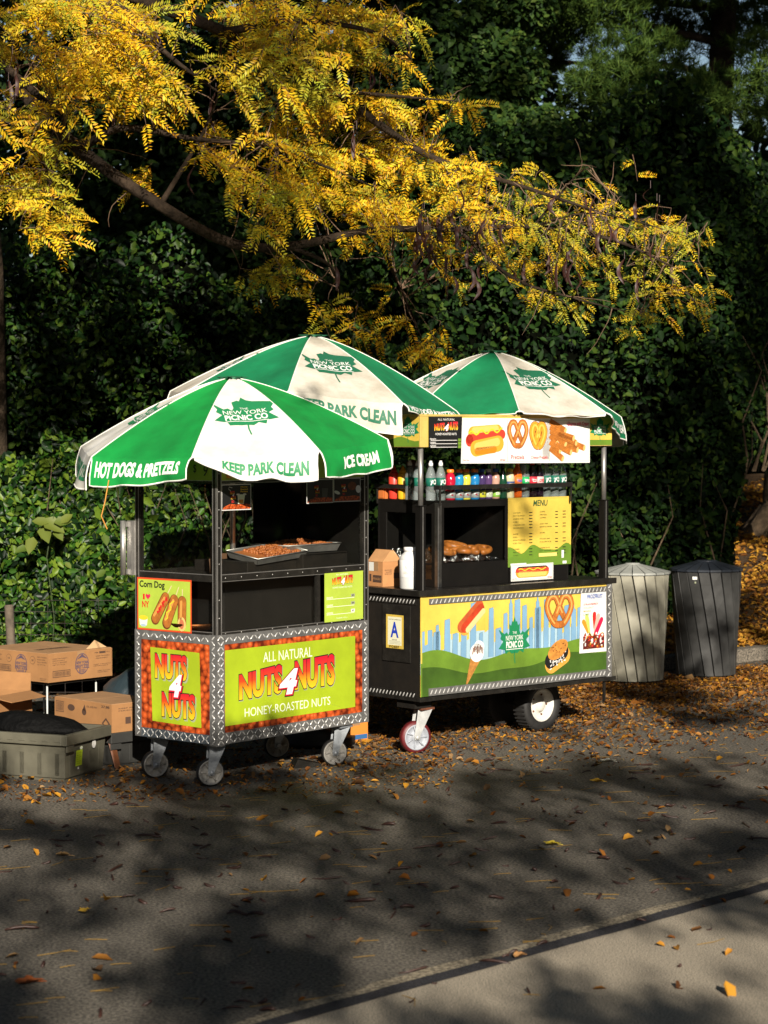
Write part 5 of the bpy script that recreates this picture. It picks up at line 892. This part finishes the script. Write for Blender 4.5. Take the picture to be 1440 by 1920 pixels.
def limb(pts, r0, r1, sub=6):
    P = [at(*p) for p in pts]; out = []
    for i in range(len(P)-1):
        a, b, c, d = P[max(0, i-1)], P[i], P[i+1], P[min(len(P)-1, i+2)]
        for k in range(sub):
            f = k/sub; out.append(.5*((2*b)+(c-a)*f+(2*a-5*b+4*c-d)*f*f+(3*b-3*c+d-a)*f**3))
    out.append(P[-1]); return out, [r0+(r1-r0)*i/(len(out)-1) for i in range(len(out))]
LIMBS = [(lambda q: ([(x, y, Y+(2.1 if x > 760 else 1.6 if x > 600 else 1.0 if x > 350 else .5)+(1.3 if y > 540 and x < 900 else 0)) for x, y, Y in q[0]], q[1], q[2]))(q) for q in [([(-90, -160, 16.2), (-60, -60, 14.9), (40, 165, 14.2), (150, 280, 13.9), (300, 385, 13.6), (430, 455, 13.4), (540, 462, 13.2), (700, 432, 12.9), (860, 430, 12.7), (1000, 425, 12.6), (1150, 450, 12.5), (1260, 500, 12.5)], .055, .007),
    ([(-80, -330, 16.2), (-40, -200, 14.9), (180, -40, 13.8), (420, 60, 13.2), (620, 170, 12.8), (800, 290, 12.6), (980, 350, 12.4), (1130, 400, 12.3)], .06, .006), ([(150, 280, 13.9), (230, 240, 13.6), (360, 260, 13.2), (520, 280, 12.8), (700, 350, 12.6)], .03, .005),
    ([(-60, 60, 14.4), (60, 170, 13.6), (120, 230, 13.3), (90, 360, 13.2)], .03, .004), ([(420, 60, 13.2), (560, 40, 12.8), (700, 60, 12.4), (770, 110, 12.2)], .03, .004), ([(540, 462, 13.2), (620, 500, 12.8), (640, 570, 12.6)], .018, .003), ([(700, 432, 12.9), (760, 560, 12.9), (800, 660, 12.9)], .018, .003),
    ([(860, 430, 12.7), (960, 520, 12.5), (1080, 560, 12.4), (1200, 590, 12.4)], .016, .003), ([(1000, 425, 12.6), (1080, 330, 12.4), (1110, 315, 12.3)], .009, .002), ([(1000, 425, 12.6), (1120, 400, 12.3), (1310, 450, 12.2)], .009, .002), ([(620, 170, 12.8), (740, 180, 12.4), (860, 190, 12.2)], .016, .003), ([(300, 385, 13.6), (380, 250, 13.3), (420, 150, 13.0)], .02, .004), ([(180, -40, 13.8), (300, 90, 13.2), (420, 180, 12.9)], .03, .004)]]
lm_ = MB(); SK = []; SKr = []
for pts, r0, r1 in LIMBS:
    P, rr = limb(pts, r0, r1); lm_.tube([p-LO for p in P], rr, 8); SK += P; SKr += rr
lm_.build('limb', mat('limb_bark', (.050, .034, .022), .9, 0, (7, .7), bump=(24, .9, .03), spec=.15), loc_); SKa = np.array([tuple(p) for p in SK])
ELL = [(110, 50, 170, 80, 62), (340, 80, 190, 100, 74), (590, 100, 170, 110, 66), (690, 230, 150, 80, 42), (60, 190, 80, 70, 14), (120, 225, 50, 60, 9), (45, 330, 65, 80, 20), (90, 395, 45, 40, 8), (265, 320, 35, 35, 4), (210, 160, 80, 40, 10), (500, 280, 120, 80, 30), (440, 350, 60, 50, 7), (640, 350, 150, 60, 30), (790, 340, 150, 70, 42), (900, 410, 140, 70, 32), (1040, 430, 130, 80, 30), (1170, 470, 130, 90, 32), (1260, 510, 70, 70, 22), (1290, 440, 45, 50, 9), (1200, 420, 60, 40, 8), (930, 325, 110, 40, 14), (1100, 370, 90, 40, 6), (560, 500, 80, 35, 9), (540, 400, 70, 40, 7), (610, 575, 35, 25, 4), (870, 495, 50, 40, 7), (710, 600, 60, 35, 7), (790, 655, 40, 40, 6), (1070, 560, 100, 35, 9), (1225, 585, 50, 22, 5), (840, 185, 45, 14, 4), (745, 60, 30, 60, 4), (690, 40, 60, 40, 10), (1150, 320, 60, 40, 2), (720, 440, 90, 40, 8), (990, 500, 90, 50, 8)]
tw = MB(); LC = []; LN = []; LT = []; LL = []; LW = []; rnd = random.Random(11)
def leafspray(base, tip, nl, ks=1):
    d = tip-base; Ls = d.length
    for k in range(nl):
        f = (k+.6)/nl; p = base+d*f; p.z -= .06*f*f
        sd = 1 if k % 2 else -1; h = Vector((d.x, d.y, 0)).normalized() if Vector((d.x, d.y)).length > .01 else Vector((1, 0, 0)); s = Vector((-h.y, h.x, 0))*sd
        ld = (h*rnd.uniform(.2, .9)+s*rnd.uniform(.3, 1.2)+Vector((0, 0, rnd.uniform(-1.15, .35)))).normalized(); LEN = rnd.uniform(.09, .25)*ks; nl2 = int(LEN/(.0165*ks))
        up = (Vector((rnd.uniform(-.5, .6), -.95+rnd.uniform(-.5, .4), .6))); up = (up-ld*up.dot(ld)).normalized(); sx = ld.cross(up)
        for q in range(nl2):
            g = (q+1)/nl2; c = p+ld*(LEN*g)-Vector((0, 0, 1))*.22*LEN*g*g; szz = (1-.55*abs(g-.45))*rnd.uniform(.85, 1.1)
            for e in (-1, 1):
                t = (sx*e*.85+ld*.62+up*rnd.uniform(-.15, .35)).normalized(); l = .047*szz*ks; LC.append(c+t*l*.5); LN.append(up+sx*rnd.uniform(-.6, .6)+ld*rnd.uniform(-.4, .4)); LT.append(t); LL.append(l); LW.append(l*.33)
for cx, cy, rx, ry, n in ELL:
    for k in range(int(n*.66)):
        a = rnd.uniform(0, 6.283); q = math.sqrt(rnd.random()); px, py = cx+rx*q*math.cos(a), cy+ry*q*math.sin(a); Y = (rnd.uniform(14.3, 15.8) if cx > 620 else rnd.uniform(13.4, 15.0) if cx > 250 else rnd.uniform(12.9, 14.6))+(.9 if cy > 565 and cx < 900 else 0)
        p = at(px, py, Y); dirn = Vector((rnd.uniform(-.5, 1.0), rnd.uniform(-.9, .4), rnd.uniform(-.55, .2))).normalized(); Ls = rnd.uniform(.16, .36); base = p-dirn*Ls*.5; leafspray(base, p+dirn*Ls*.5, rnd.choice((5, 6, 7, 8)) if cx < 850 else rnd.choice((2, 3, 4, 5)), 1 if cx < 850 else .78)
        dd = np.linalg.norm(SKa-np.array(base), axis=1); j = int(dd.argmin()); r0 = .003
        if dd[j] < 1.3:
            e = p+dirn*Ls*.5; side_ = .6*Vector((rnd.uniform(-.12, .12), rnd.uniform(-.1, .1), rnd.uniform(.02, .14)))*min(1, dd[j]*1.6); pts = []
            for q in range(7): t = q/6; pts.append(Vector(SK[j])*(1-t)**2+((Vector(SK[j])+base)/2+side_)*2*t*(1-t)+base*t*t+Vector((rnd.uniform(-.008, .008), 0, rnd.uniform(-.008, .008)))-LO)
            tw.tube(pts+[(base+e)/2-LO, e-LO-Vector((0, 0, .06))], [.0045, .004, .0036, .0032, .0028, .0025, .0022, .0018, .001], 4)
        else: tw.tube([base-LO, (base+p)/2-LO, p-LO, p+dirn*Ls*.5-LO-Vector((0, 0, .05))], [.003, .0025, .002, .001], 4)
for k in range(90):
    j = rnd.randrange(len(SK)); s0 = Vector(SK[j])
    if s0.x < .2 and rnd.random() < .7: continue
    pts = [s0-LO]; v = Vector((rnd.uniform(-.3, 1), rnd.uniform(-.6, .4), rnd.uniform(-.8, .6))).normalized(); q = s0.copy()
    for t in range(7): v = (v+Vector((rnd.uniform(-.35, .35), rnd.uniform(-.3, .3), rnd.uniform(-.35, .22)))).normalized(); q = q+v*.05; pts.append(q-LO)
    tw.tube(pts, [.0045, .004, .0036, .0032, .0028, .0024, .002, .0012], 4)
tw.build('twig', mat('twig_bark', (.14, .085, .05), .85), loc_)
yl = leafmat('yellow_leaf', [(.30, .12, .006), (.68, .34, .010), (.84, .50, .014), (.88, .57, .018), (.72, .52, .02), (.40, .40, .025)], .5, .30, .25, [(1.5, (.27, .33, .03), .7, .5), (5.5, (.33, .40, .035), .8, .56), (7, (.34, .13, .012), .7, .60)])
leaf_cloud('crown', np.array([tuple(p-LO) for p in LC]), np.array([tuple(p) for p in LN]), np.array(LL), np.array(LW), yl, loc_, np.array([tuple(p) for p in LT]), .1, six=False)
pd = MB(); npod = 0
for px, py, s in [(8, 130, 1.2), (16, 150, 1.3), (30, 140, 1), (270, 40, 1.4), (290, 60, 1), (410, 60, 1.2), (440, 65, 1.2), (465, 70, 1), (525, 70, 1.1), (405, 170, 1.6), (350, 170, 1.2), (590, 20, 1.2), (365, 310, 1.1), (630, 500, .9), (480, 110, 1), (500, 130, 1)]+[(rnd.uniform(780, 1240), rnd.uniform(350, 520), rnd.uniform(.6, 1.1)) for _ in range(70)]+[(rnd.uniform(720, 900), rnd.uniform(370, 450), rnd.uniform(.7, 1.1)) for _ in range(14)]+[(rnd.uniform(0, 700), rnd.uniform(30, 300), rnd.uniform(.7, 1.1)) for _ in range(26)]:
    p = at(px, py, rnd.uniform(13.9, 14.9))-LO; c = rnd.uniform(-.05, .05); L = .17*s; a = rnd.uniform(0, 3.1); wv = Vector((math.cos(a), math.sin(a)*.6, 0))*.014
    cl = [p+Vector((c*math.sin(k/6*3.1), .02*math.sin(k*.9), -L*k/6)) for k in range(7)]; vs = []
    for k, q in enumerate(cl): w_ = wv*(1-.8*abs(k/6-.5)**2*2)*(1 if 0 < k < 6 else .3); vs += [q-w_, q+Vector((0, -.004, 0)), q+w_]
    pd.add(vs, [(k*3+j, k*3+j+1, (k+1)*3+j+1, (k+1)*3+j) for k in range(6) for j in range(2)], 0, True); pd.tube([p, p+Vector((0, 0, .05))], .002, 4)
tag(pd.build('seed_pods', mat('pod_brown', (.050, .013, .008), .55, 0, (20, .4)), loc_), kind='stuff')

# ================================================================= background trees
def blobs(n, ells):                  # points inside ellipsoids (centre x, y, z, radii, weight), biased to their shells
    w = np.array([e[6] for e in ells], float); idx = rng.choice(len(ells), n, p=w/w.sum()); E = np.array(ells, float)[idx]; d = unit(rng.normal(size=(n, 3))); r = rng.random(n)**.45
    return E[:, :3]+d*E[:, 3:6]*r[:, None], d
def E_(px, py, Y, rx, ry, w=None, dy=.8): p = at(px, py, Y); s = Y/4150; return (p.x, p.y, p.z, rx*s, dy, ry*s, w or rx*ry)
def crown_tree(name, base, h, ells, n, L, lm, label, r=.2, bk=None, limbs=True):
    t = empty(name, base, 0, label, 'tree'); o = Vector(base); C, d = blobs(n, ells); s = rng.uniform(.65, 1.25, n)*L
    leaf_cloud('crown', C-np.array(base), d*.5+np.array([0, -.6, .7])+rng.normal(size=(n, 3))*.6, s, s*.5, lm, t, None, .15)
    m = MB(); m.tube([(0, 0, -.1), (.03, 0, h*.3), (-.04, .02, h*.65), (.02, 0, h)], [r*1.25, r, r*.7, r*.15], 10)
    if limbs:
        for e in ells:
            c = Vector(e[:3])-o; z0 = max(.8, min(h*.9, c.z-.9)); m.tube([(0, 0, z0), (c.x*.5, c.y*.5, (z0+c.z)/2+.15), (c.x, c.y, c.z)], [r*.35, r*.2, r*.05], 6)
    m.build('trunk', bk or darkbark, t); return t
crown_tree('broadleaf_tree', (1.2, 23.6, .3), 8.5, [E_(820, 60, 22.6, 110, 80), E_(930, 140, 22.4, 100, 90), E_(830, 190, 22.2, 90, 70), E_(760, 20, 22.8, 80, 60), E_(960, 20, 22.8, 90, 50), E_(900, 250, 22, 120, 60), E_(1010, 250, 21.8, 90, 50), E_(1000, -60, 22.8, 160, 60), E_(760, -60, 22.8, 160, 60)], 26000, .085, leafmat('broad_leaf_dark', [(.012, .030, .008), (.024, .055, .012), (.042, .085, .014), (.075, .11, .02)], .55, .25, .12), 'dark green broadleaf tree showing above the yellow branches at top centre', .16)
pn = empty('pine_tree', (3.75, 25.5, .8), 0, 'pine with soft tufted needles and a dark trunk, at the top right', 'tree'); PO = Vector(pn.location)
NC, ND = blobs(2300, [E_(1110, 40, 24.6, 110, 50), E_(1190, 120, 24.2, 110, 55), E_(1120, 165, 24.2, 100, 38), E_(1060, 20, 25, 70, 60), E_(1230, 205, 23.8, 110, 38), E_(1340, 185, 23.6, 100, 40), E_(1410, 150, 23.8, 50, 40), E_(1270, -10, 24.8, 140, 24), E_(1400, 95, 25.2, 60, 25), E_(1010, 100, 24.8, 60, 40), E_(1180, 240, 23.6, 80, 22), E_(1440, 220, 23.6, 50, 40), E_(1300, 150, 24.6, 50, 18), E_(1330, 60, 26.5, 120, 45), E_(1240, 60, 26.5, 50, 40), E_(1420, 20, 26.5, 60, 50), E_(1010, 30, 26.5, 90, 70), E_(1180, 15, 26, 70, 40)])
nn = 26; c_ = np.repeat(NC, nn, 0); dd_ = unit(np.repeat(ND*.5+np.array([.1, -.35, .65]), nn, 0)+rng.normal(size=(len(c_), 3))*.55); ln = rng.uniform(.10, .17, len(c_))
leaf_cloud('crown', c_+dd_*ln[:, None]*.5-np.array(PO), rng.normal(size=(len(c_), 3)), ln, .011, leafmat('pine_needle', [(.020, .045, .010), (.038, .075, .014), (.058, .10, .018), (.085, .13, .020)], .55, .15, .1), pn, dd_, 0, six=False)
pm_ = MB(); pm_.tube([(0, 0, -.2), (.0, 0, 3), (.12, 0, 5.5), (.25, 0, 9)], [.22, .19, .15, .08], 10)
for px, py, Y, z in ((1190, 130, 24.2, 5.2), (1110, 50, 24.6, 5.6), (1230, 215, 23.8, 4.4), (1410, 170, 23.7, 4.6), (1060, 20, 25, 6.0), (1340, 195, 23.6, 4.3), (1270, 0, 24.8, 6.2), (1010, 110, 24.8, 5.0)):
    e = at(px, py, Y)-PO; pm_.tube([(.1, 0, z), (e.x*.5, e.y*.5, (z+e.z)/2+.1), e], [.05, .035, .012], 6)
pm_.build('trunk', darkbark, pn)
for x, y, r, l in ((4.42, 24.2, .26, 'sunlit tree trunk with spreading roots on the leafy bank at the right edge'),):
    t = empty('bank_tree', (x, y, float(bankZ(np.array([x]), np.array([y]))[0])), 0, l, 'tree'); m = MB(); m.tube([(0, 0, -.2), (0, 0, .3), (.05, 0, 1.6), (.25, 0, 4), (.3, 0, 8)], [r*1.5, r*1.1, r, r*.85, r*.5], 12)
    for a in (200, 250, 160, 290, 20, 80): m.tube([(.1*math.cos(R(a)), .1*math.sin(R(a)), .45), (.40*math.cos(R(a)), .4*math.sin(R(a)), .12), (.85*math.cos(R(a)), .85*math.sin(R(a)), -.10)], [.13, .10, .03], 8)
    m.build('trunk', bark, t); C, d = blobs(2500, [(x+.6, y+.5, 8.2, 2.2, 2.0, 1.3, 1)]); leaf_cloud('crown', C-np.array(t.location), d+rng.normal(size=(2500, 3))*.6, .12, .06, bd, t)
# the wood behind
n = 42000; x = rng.uniform(-11, 11, n); z = .3+rng.random(n)*np.where(x > 2.6, 6.3+.5*np.sin(x*2.3), 9.0); y = 30+rng.random(n)*5+wob(x, z, .6, 3)*1.2
o = leaf_cloud('woodland_or_added_foliage', np.stack([x, y, z], 1), np.array([0, -.7, .6])+rng.normal(size=(n, 3))*.7, rng.uniform(.14, .30, n), .12, bd); tag(o, kind='stuff')
n = 16000; x = rng.uniform(-3.6, .9, n); z = 2.6+rng.random(n)*5.5; y = 21+rng.random(n)*3+wob(x, z, .8, 1)
crown_tree('broadleaf_tree', (-2.2, 22.5, .3), 8, [(-3.2, 22, 4.0, 1.1, 1, 1.0, 1), (-2.0, 21.6, 3.6, 1.2, 1, .9, 1), (-.7, 21.8, 3.7, 1.1, 1, .9, 1), (-2.8, 22, 5.6, 1.3, 1, 1.0, 1), (-1.3, 22, 5.4, 1.3, 1, 1.0, 1), (.2, 22, 5.3, 1.1, 1, 1.1, 1), (-2.2, 22, 7, 1.8, 1, 1, 1), (-.4, 22, 7, 1.4, 1, 1, 1), (-2.0, 22.6, 4.8, 2.2, 1, 1.5, 3)], 42000, .11, bd, 'dark broadleaf tree in shade behind the hedge and the yellow branches', .2)

# ================================================================= tall shade trees behind the viewpoint, whose crowns dapple the road
def vnoise(x, y, s, seed):
    g = np.random.default_rng(seed).random((64, 64)); x = x/s+31; y = y/s+17; i = np.floor(x).astype(int); j = np.floor(y).astype(int); fx, fy = x-i, y-j; fx, fy = fx*fx*(3-2*fx), fy*fy*(3-2*fy)
    G = lambda a, b: g[a % 64, b % 64]
    return (G(i, j)*(1-fx)+G(i+1, j)*fx)*(1-fy)+(G(i, j+1)*(1-fx)+G(i+1, j+1)*fx)*fy
def dens(xg, yg):
    a = .40*vnoise(xg, yg*.9, .34, 5)+.47*vnoise(xg, yg*.9, .15, 8)+.13*vnoise(xg, yg, .9, 3); dk = (np.stack([xg, yg], -1)-np.array(K0)) @ np.array(kn); near = np.where(a > np.where(dk < .3, .59, .512), 1, .0)
    b = .6*vnoise(xg, yg, 1.1, 15)+.4*vnoise(xg, yg, .4, 18); cart = (yg > 13) & (yg < 20.6) & (xg > -2.9) & (xg < 1.7); mid = np.where(b > np.where(cart, .92, np.where((yg > 20.6) & (yg < 27.5) & (xg < -.6), .56, .78)), .7, .008); far = np.where(b > np.where(yg > 34, .60, .38), .95, .04)
    k1 = np.clip((yg-12.7)/.5, 0, 1); dark = np.clip((yg-28.5)/1.2, 0, 1); dark = np.maximum(dark, np.clip((xg-1.05-.06*(yg-20))/.4, 0, 1)*np.clip((yg-20.6)/.6, 0, 1))
    lite = (xg > 2.7) & (yg < 28); hole = np.where(.5*vnoise(xg, yg*.6, .9, 31)+.5*vnoise(xg, yg*.6, .35, 33) > np.where(lite, .62, np.where(yg > 33, .52, .31)), .95, .03)
    return (near*(1-k1)+mid*k1)*(1-dark)+hole*dark
ng = 20000; xg = rng.uniform(-6, 6.5, ng); yg = rng.uniform(4, 44, ng); kp = rng.random(ng) < dens(xg, yg); xg, yg = xg[kp], yg[kp]; zz = np.where(yg < 19, rng.uniform(4.4, 6.2, len(xg)), rng.uniform(10.5, 14.5, len(xg)))
Cc = np.stack([xg, yg, 0*xg], 1)+sunv[None]*(zz/sunv[2])[:, None]; per = 26
Cl = np.repeat(Cc, per, 0)+rng.normal(size=(len(Cc)*per, 3))*.075; gl = leafmat('shade_leaf', [(.03, .07, .012), (.06, .11, .02), (.16, .15, .03)], .5, .2)
hts = [(7.5, -8, 'tall shade tree behind the viewpoint, nearest to the near path'), (9.5, -1, 'tall shade tree beyond the right edge of the picture')]
own = np.linalg.norm(Cl[:, None, :2]-np.array([h[:2] for h in hts])[None], axis=2).argmin(1)
for i, (x, y, l) in enumerate(hts):
    t = empty('shade_tree', (x, y, 0), 0, l, 'tree'); q = Cl[own == i]; leaf_cloud('crown', q-np.array([x, y, 0]), rng.normal(size=(len(q), 3)), rng.uniform(.06, .12, len(q)), .055, gl, t, None, 0, six=False)
    m = MB(); m.tube([(0, 0, -.1), (0, 0, 4), (.1, .2, 9), (-.2, 0, 13.5)], [.34, .28, .2, .05], 10)
    for k in range(9): a = k*.7+i; m.tube([(0, 0, 5+k*.6), (1.5*math.cos(a), 1.9*math.sin(a), 7+k*.5), (2.8*math.cos(a), 4.2*math.sin(a), 8.8+k*.4)], [.05, .03, .01], 6)
    m.build('trunk', darkbark, t)

# unseen park trees all round, added to darken reflections and cut sky light
n = 26000; a = rng.uniform(R(-62), R(242), n); rad = rng.uniform(26, 34, n); z = rng.uniform(.2, 12, n); a = -a
o = leaf_cloud('woodland_or_added_foliage', np.stack([rad*np.cos(a), -2+rad*np.sin(a), z], 1), rng.normal(size=(n, 3)), rng.uniform(.6, 1.1, n), .6, bd); tag(o, kind='stuff')

# unseen trunkless crowns, added overhead to block sky light and deepen shadows
n = 34000; x = rng.uniform(-18, 18, n); y = rng.uniform(-6, 34, n); z = np.maximum(9.2+.1*(y-20), 7.2+(24-y)*.408)+rng.random(n)*3.5
o = leaf_cloud('woodland_or_added_foliage', np.stack([x, y, z], 1), np.array([0, 0, .8])+rng.normal(size=(n, 3))*.5, rng.uniform(.3, .6, n), .3, bd); tag(o, kind='stuff')

# ================================================================= fallen leaves, pods and needles
def litter(name, n, xs, ys, L, cols, zf, wr=.55, clump=None, tag_=True, lift=.012, tilt=.75):
    x = xs(n); y = ys(n); z = zf(x, y); N = np.stack([rng.normal(size=n)*tilt*.6, rng.normal(size=n)*tilt*.6, np.ones(n)], 1); s = rng.uniform(.5, 1.2, n)*L*np.where(rng.random(n) < .08, 1.7, 1)
    return tag(leaf_cloud(name, np.stack([x, y, z+rng.random(n)*lift+.004], 1), N, s, s*rng.uniform(wr*.5, wr*1.5, n), leafmat(name+'_tint', cols, .6, .1, .2), None, None, .25, curl=.15), kind='stuff')
LCOL = [(.06, .022, .008), (.15, .05, .010), (.27, .10, .015), (.50, .24, .022), (.26, .11, .02), (.10, .036, .010), (.26, .16, .07), (.18, .065, .012)]
def flat(x, y): 
    d = (np.stack([x, y], 1)-np.array(K0)) @ np.array(kn); return np.where(d < 0, ZP, 0)
U = lambda a, b: (lambda n: rng.uniform(a, b, n))
litter('fallen_leaves', 330, U(-3, 3.6), lambda n: 7.5+6*rng.random(n)**.7, .055, LCOL, flat)
xb = {}
def band(n): xb['x'] = rng.uniform(-.2, 5, n); return xb['x']
def bandl(n): xb['x'] = rng.uniform(-5, .4, n); return xb['x']
litter('fallen_leaflets', 24000, band, lambda n: kerbY(xb['x'])-.1-np.abs(rng.normal(size=n))*1.5-rng.random(n)*.6, .024, LCOL, flat, wr=.45, lift=.02, tilt=.8)
litter('leaf_drift', 3000, band, lambda n: kerbY(xb['x'])-.15-np.abs(rng.normal(size=n))*1.15-rng.random(n)*.4, .05, LCOL, flat, lift=.02)
litter('leaf_litter', 1100, band, lambda n: kerbY(xb['x'])-1.4-rng.random(n)*2.6, .045, LCOL, flat)
litter('scattered_leaflets', 8000, lambda n: bandl(n), lambda n: kerbY(xb['x'])-rng.random(n)**.8*4.8, .024, LCOL, flat, wr=.45, tilt=.7)
litter('leaf_scatter', 900, bandl, lambda n: kerbY(xb['x'])-rng.random(n)**.8*4.6, .05, LCOL, flat)
def bandr(n): xb['x'] = 1.2+4.5*rng.random(n); return xb['x']
litter('bank_leaves', 15000, bandr, lambda n: kerbY(xb['x'])+.15+7*rng.random(n)**1.2, .062, [(.14, .05, .014), (.32, .13, .02), (.50, .24, .03), (.60, .33, .04), (.24, .09, .02)], lambda x, y: bankZ(x, y), lift=.03)
litter('hedge_foot_leaves', 3500, U(-5, 1.5), lambda n: 16.6+rng.random(n)*.7, .055, LCOL, lambda x, y: bankZ(x, y), lift=.03)
n = 420; m = MB(); rr = random.Random(21)
for k in range(n):
    y = 7.4+7.5*rr.random()**1.1; x = rr.uniform(-2.6, 3); d = (Vector((x, y))-K0).dot(kn); z = ZP if d < 0 else 0
    if d < 0 and rr.random() < .9: continue
    L = rr.uniform(.03, .14)*(1 if rr.random() < .4 else .55); a = rr.uniform(-.5, .5)+(0 if rr.random() < .7 else 1.5); c = rr.uniform(-.25, .25); w_ = rr.uniform(.004, .0085); pts = [Vector((x+math.cos(a+c*t)*L*t, y+math.sin(a+c*t)*L*t, z+.008+.008*math.sin(t*3+k))) for t in (-.5, -.2, .1, .35, .5)]
    m.tube(pts, [w_*.4, w_, w_*.9, w_, w_*.3], 6)
tag(m.build('fallen_pods', mat('fallen_pod_brown', (.045, .016, .010), .5, 0, (20, .5))), kind='stuff')
m = MB()
for k in range(480):
    y = 7.4+8*rr.random(); x = rr.uniform(-2.8, 3.2); d = (Vector((x, y))-K0).dot(kn); z = ZP if d < 0 else 0
    if d < 0 and rr.random() < .85: continue
    L = rr.uniform(.05, .16); a = rr.uniform(-.45, .45)+(0 if rr.random() < .8 else 1.3); m.tube([(x, y, z+.003), (x+math.cos(a)*L*.5, y+math.sin(a)*L*.5, z+.007), (x+math.cos(a+.3)*L, y+math.sin(a+.3)*L, z+.003)], .0013, 3)
tag(m.build('fallen_leaf_stalks', mat('stalk_yellow', (.42, .25, .05), .7)), kind='stuff')
# a few large single leaves that stand out
lg = 'large single leaves lying on the ground'
def big_leaf(px, py, s, c, name, label, rz=0, shape='oak', z=0):
    P = at(px, py, 10); d = ray(px, py); t = (z-2)/d.z; p = Vector((0, 0, 2))+d*t; r = random.Random(px); pts = []
    for k in range(28):
        a = 2*math.pi*k/28; q = s*(.55+.45*math.cos(a)**2*.5+.18*math.cos(5*a)+r.uniform(-.03, .03)) if shape == 'oak' else s*(.5+.16*math.cos(2*a)+r.uniform(-.02, .02)); pts.append((q*math.cos(a), q*math.sin(a)*.75, .012+.35*s*abs(math.sin(a))**2*.5+r.uniform(0, .006)))
    m = MB(); m.add([(0, 0, .006)]+pts, [(0, 1+k, 1+(k+1) % 28) for k in range(28)], 0, True); m.tube([(s*.5, 0, .01), (s*1.1, .05*s, .004)], .0018, 4); o = m.build('fallen_leaf', mat(name, c, .6, 0, (30, .3), trans=.1)); o.location = p; o.rotation_euler.z = rz; tag(o, label, 'leaf', lg)
big_leaf(974, 1797, .055, (.55, .28, .10), 'tan_leaf', 'large tan leaf at the edge of the pale near path', 1.0, 'o', ZP); big_leaf(54, 1847, .065, (.34, .09, .02), 'rust_leaf', 'rust red maple leaf on the asphalt near the lower left corner', .6); big_leaf(316, 1530, .045, (.52, .33, .16), 'buff_leaf', 'buff leaf on the asphalt, below the near front caster', 2.0, 'o'); big_leaf(1140, 1430, .055, (.62, .60, .50), 'bleached_leaf', 'bleached whitish leaf right of the hot dog cart caster', .3); big_leaf(1120, 1468, .055, (.75, .42, .03), 'golden_leaf', 'golden yellow leaf on the asphalt below the bleached one', .4); big_leaf(158, 1713, .05, (.70, .42, .04), 'amber_leaf', 'amber yellow leaf among dark pods on the left', 1.4); big_leaf(1035, 1586, .05, (.66, .50, .04), 'lemon_leaf', 'lemon yellow leaf next to a dark pod, mid right', .2); big_leaf(496, 1487, .06, (.36, .17, .06), 'brown_leaf', 'curled brown leaf in front of the nut cart', 2.6); big_leaf(1200, 1564, .04, (.55, .42, .22), 'straw_leaf', 'straw coloured upright leaf on the right of the asphalt', 1.2, 'o'); big_leaf(118, 1607, .05, (.50, .30, .12), 'pale_brown_leaf', 'pale brown leaf on a sunlit patch at the left', .1, 'o')
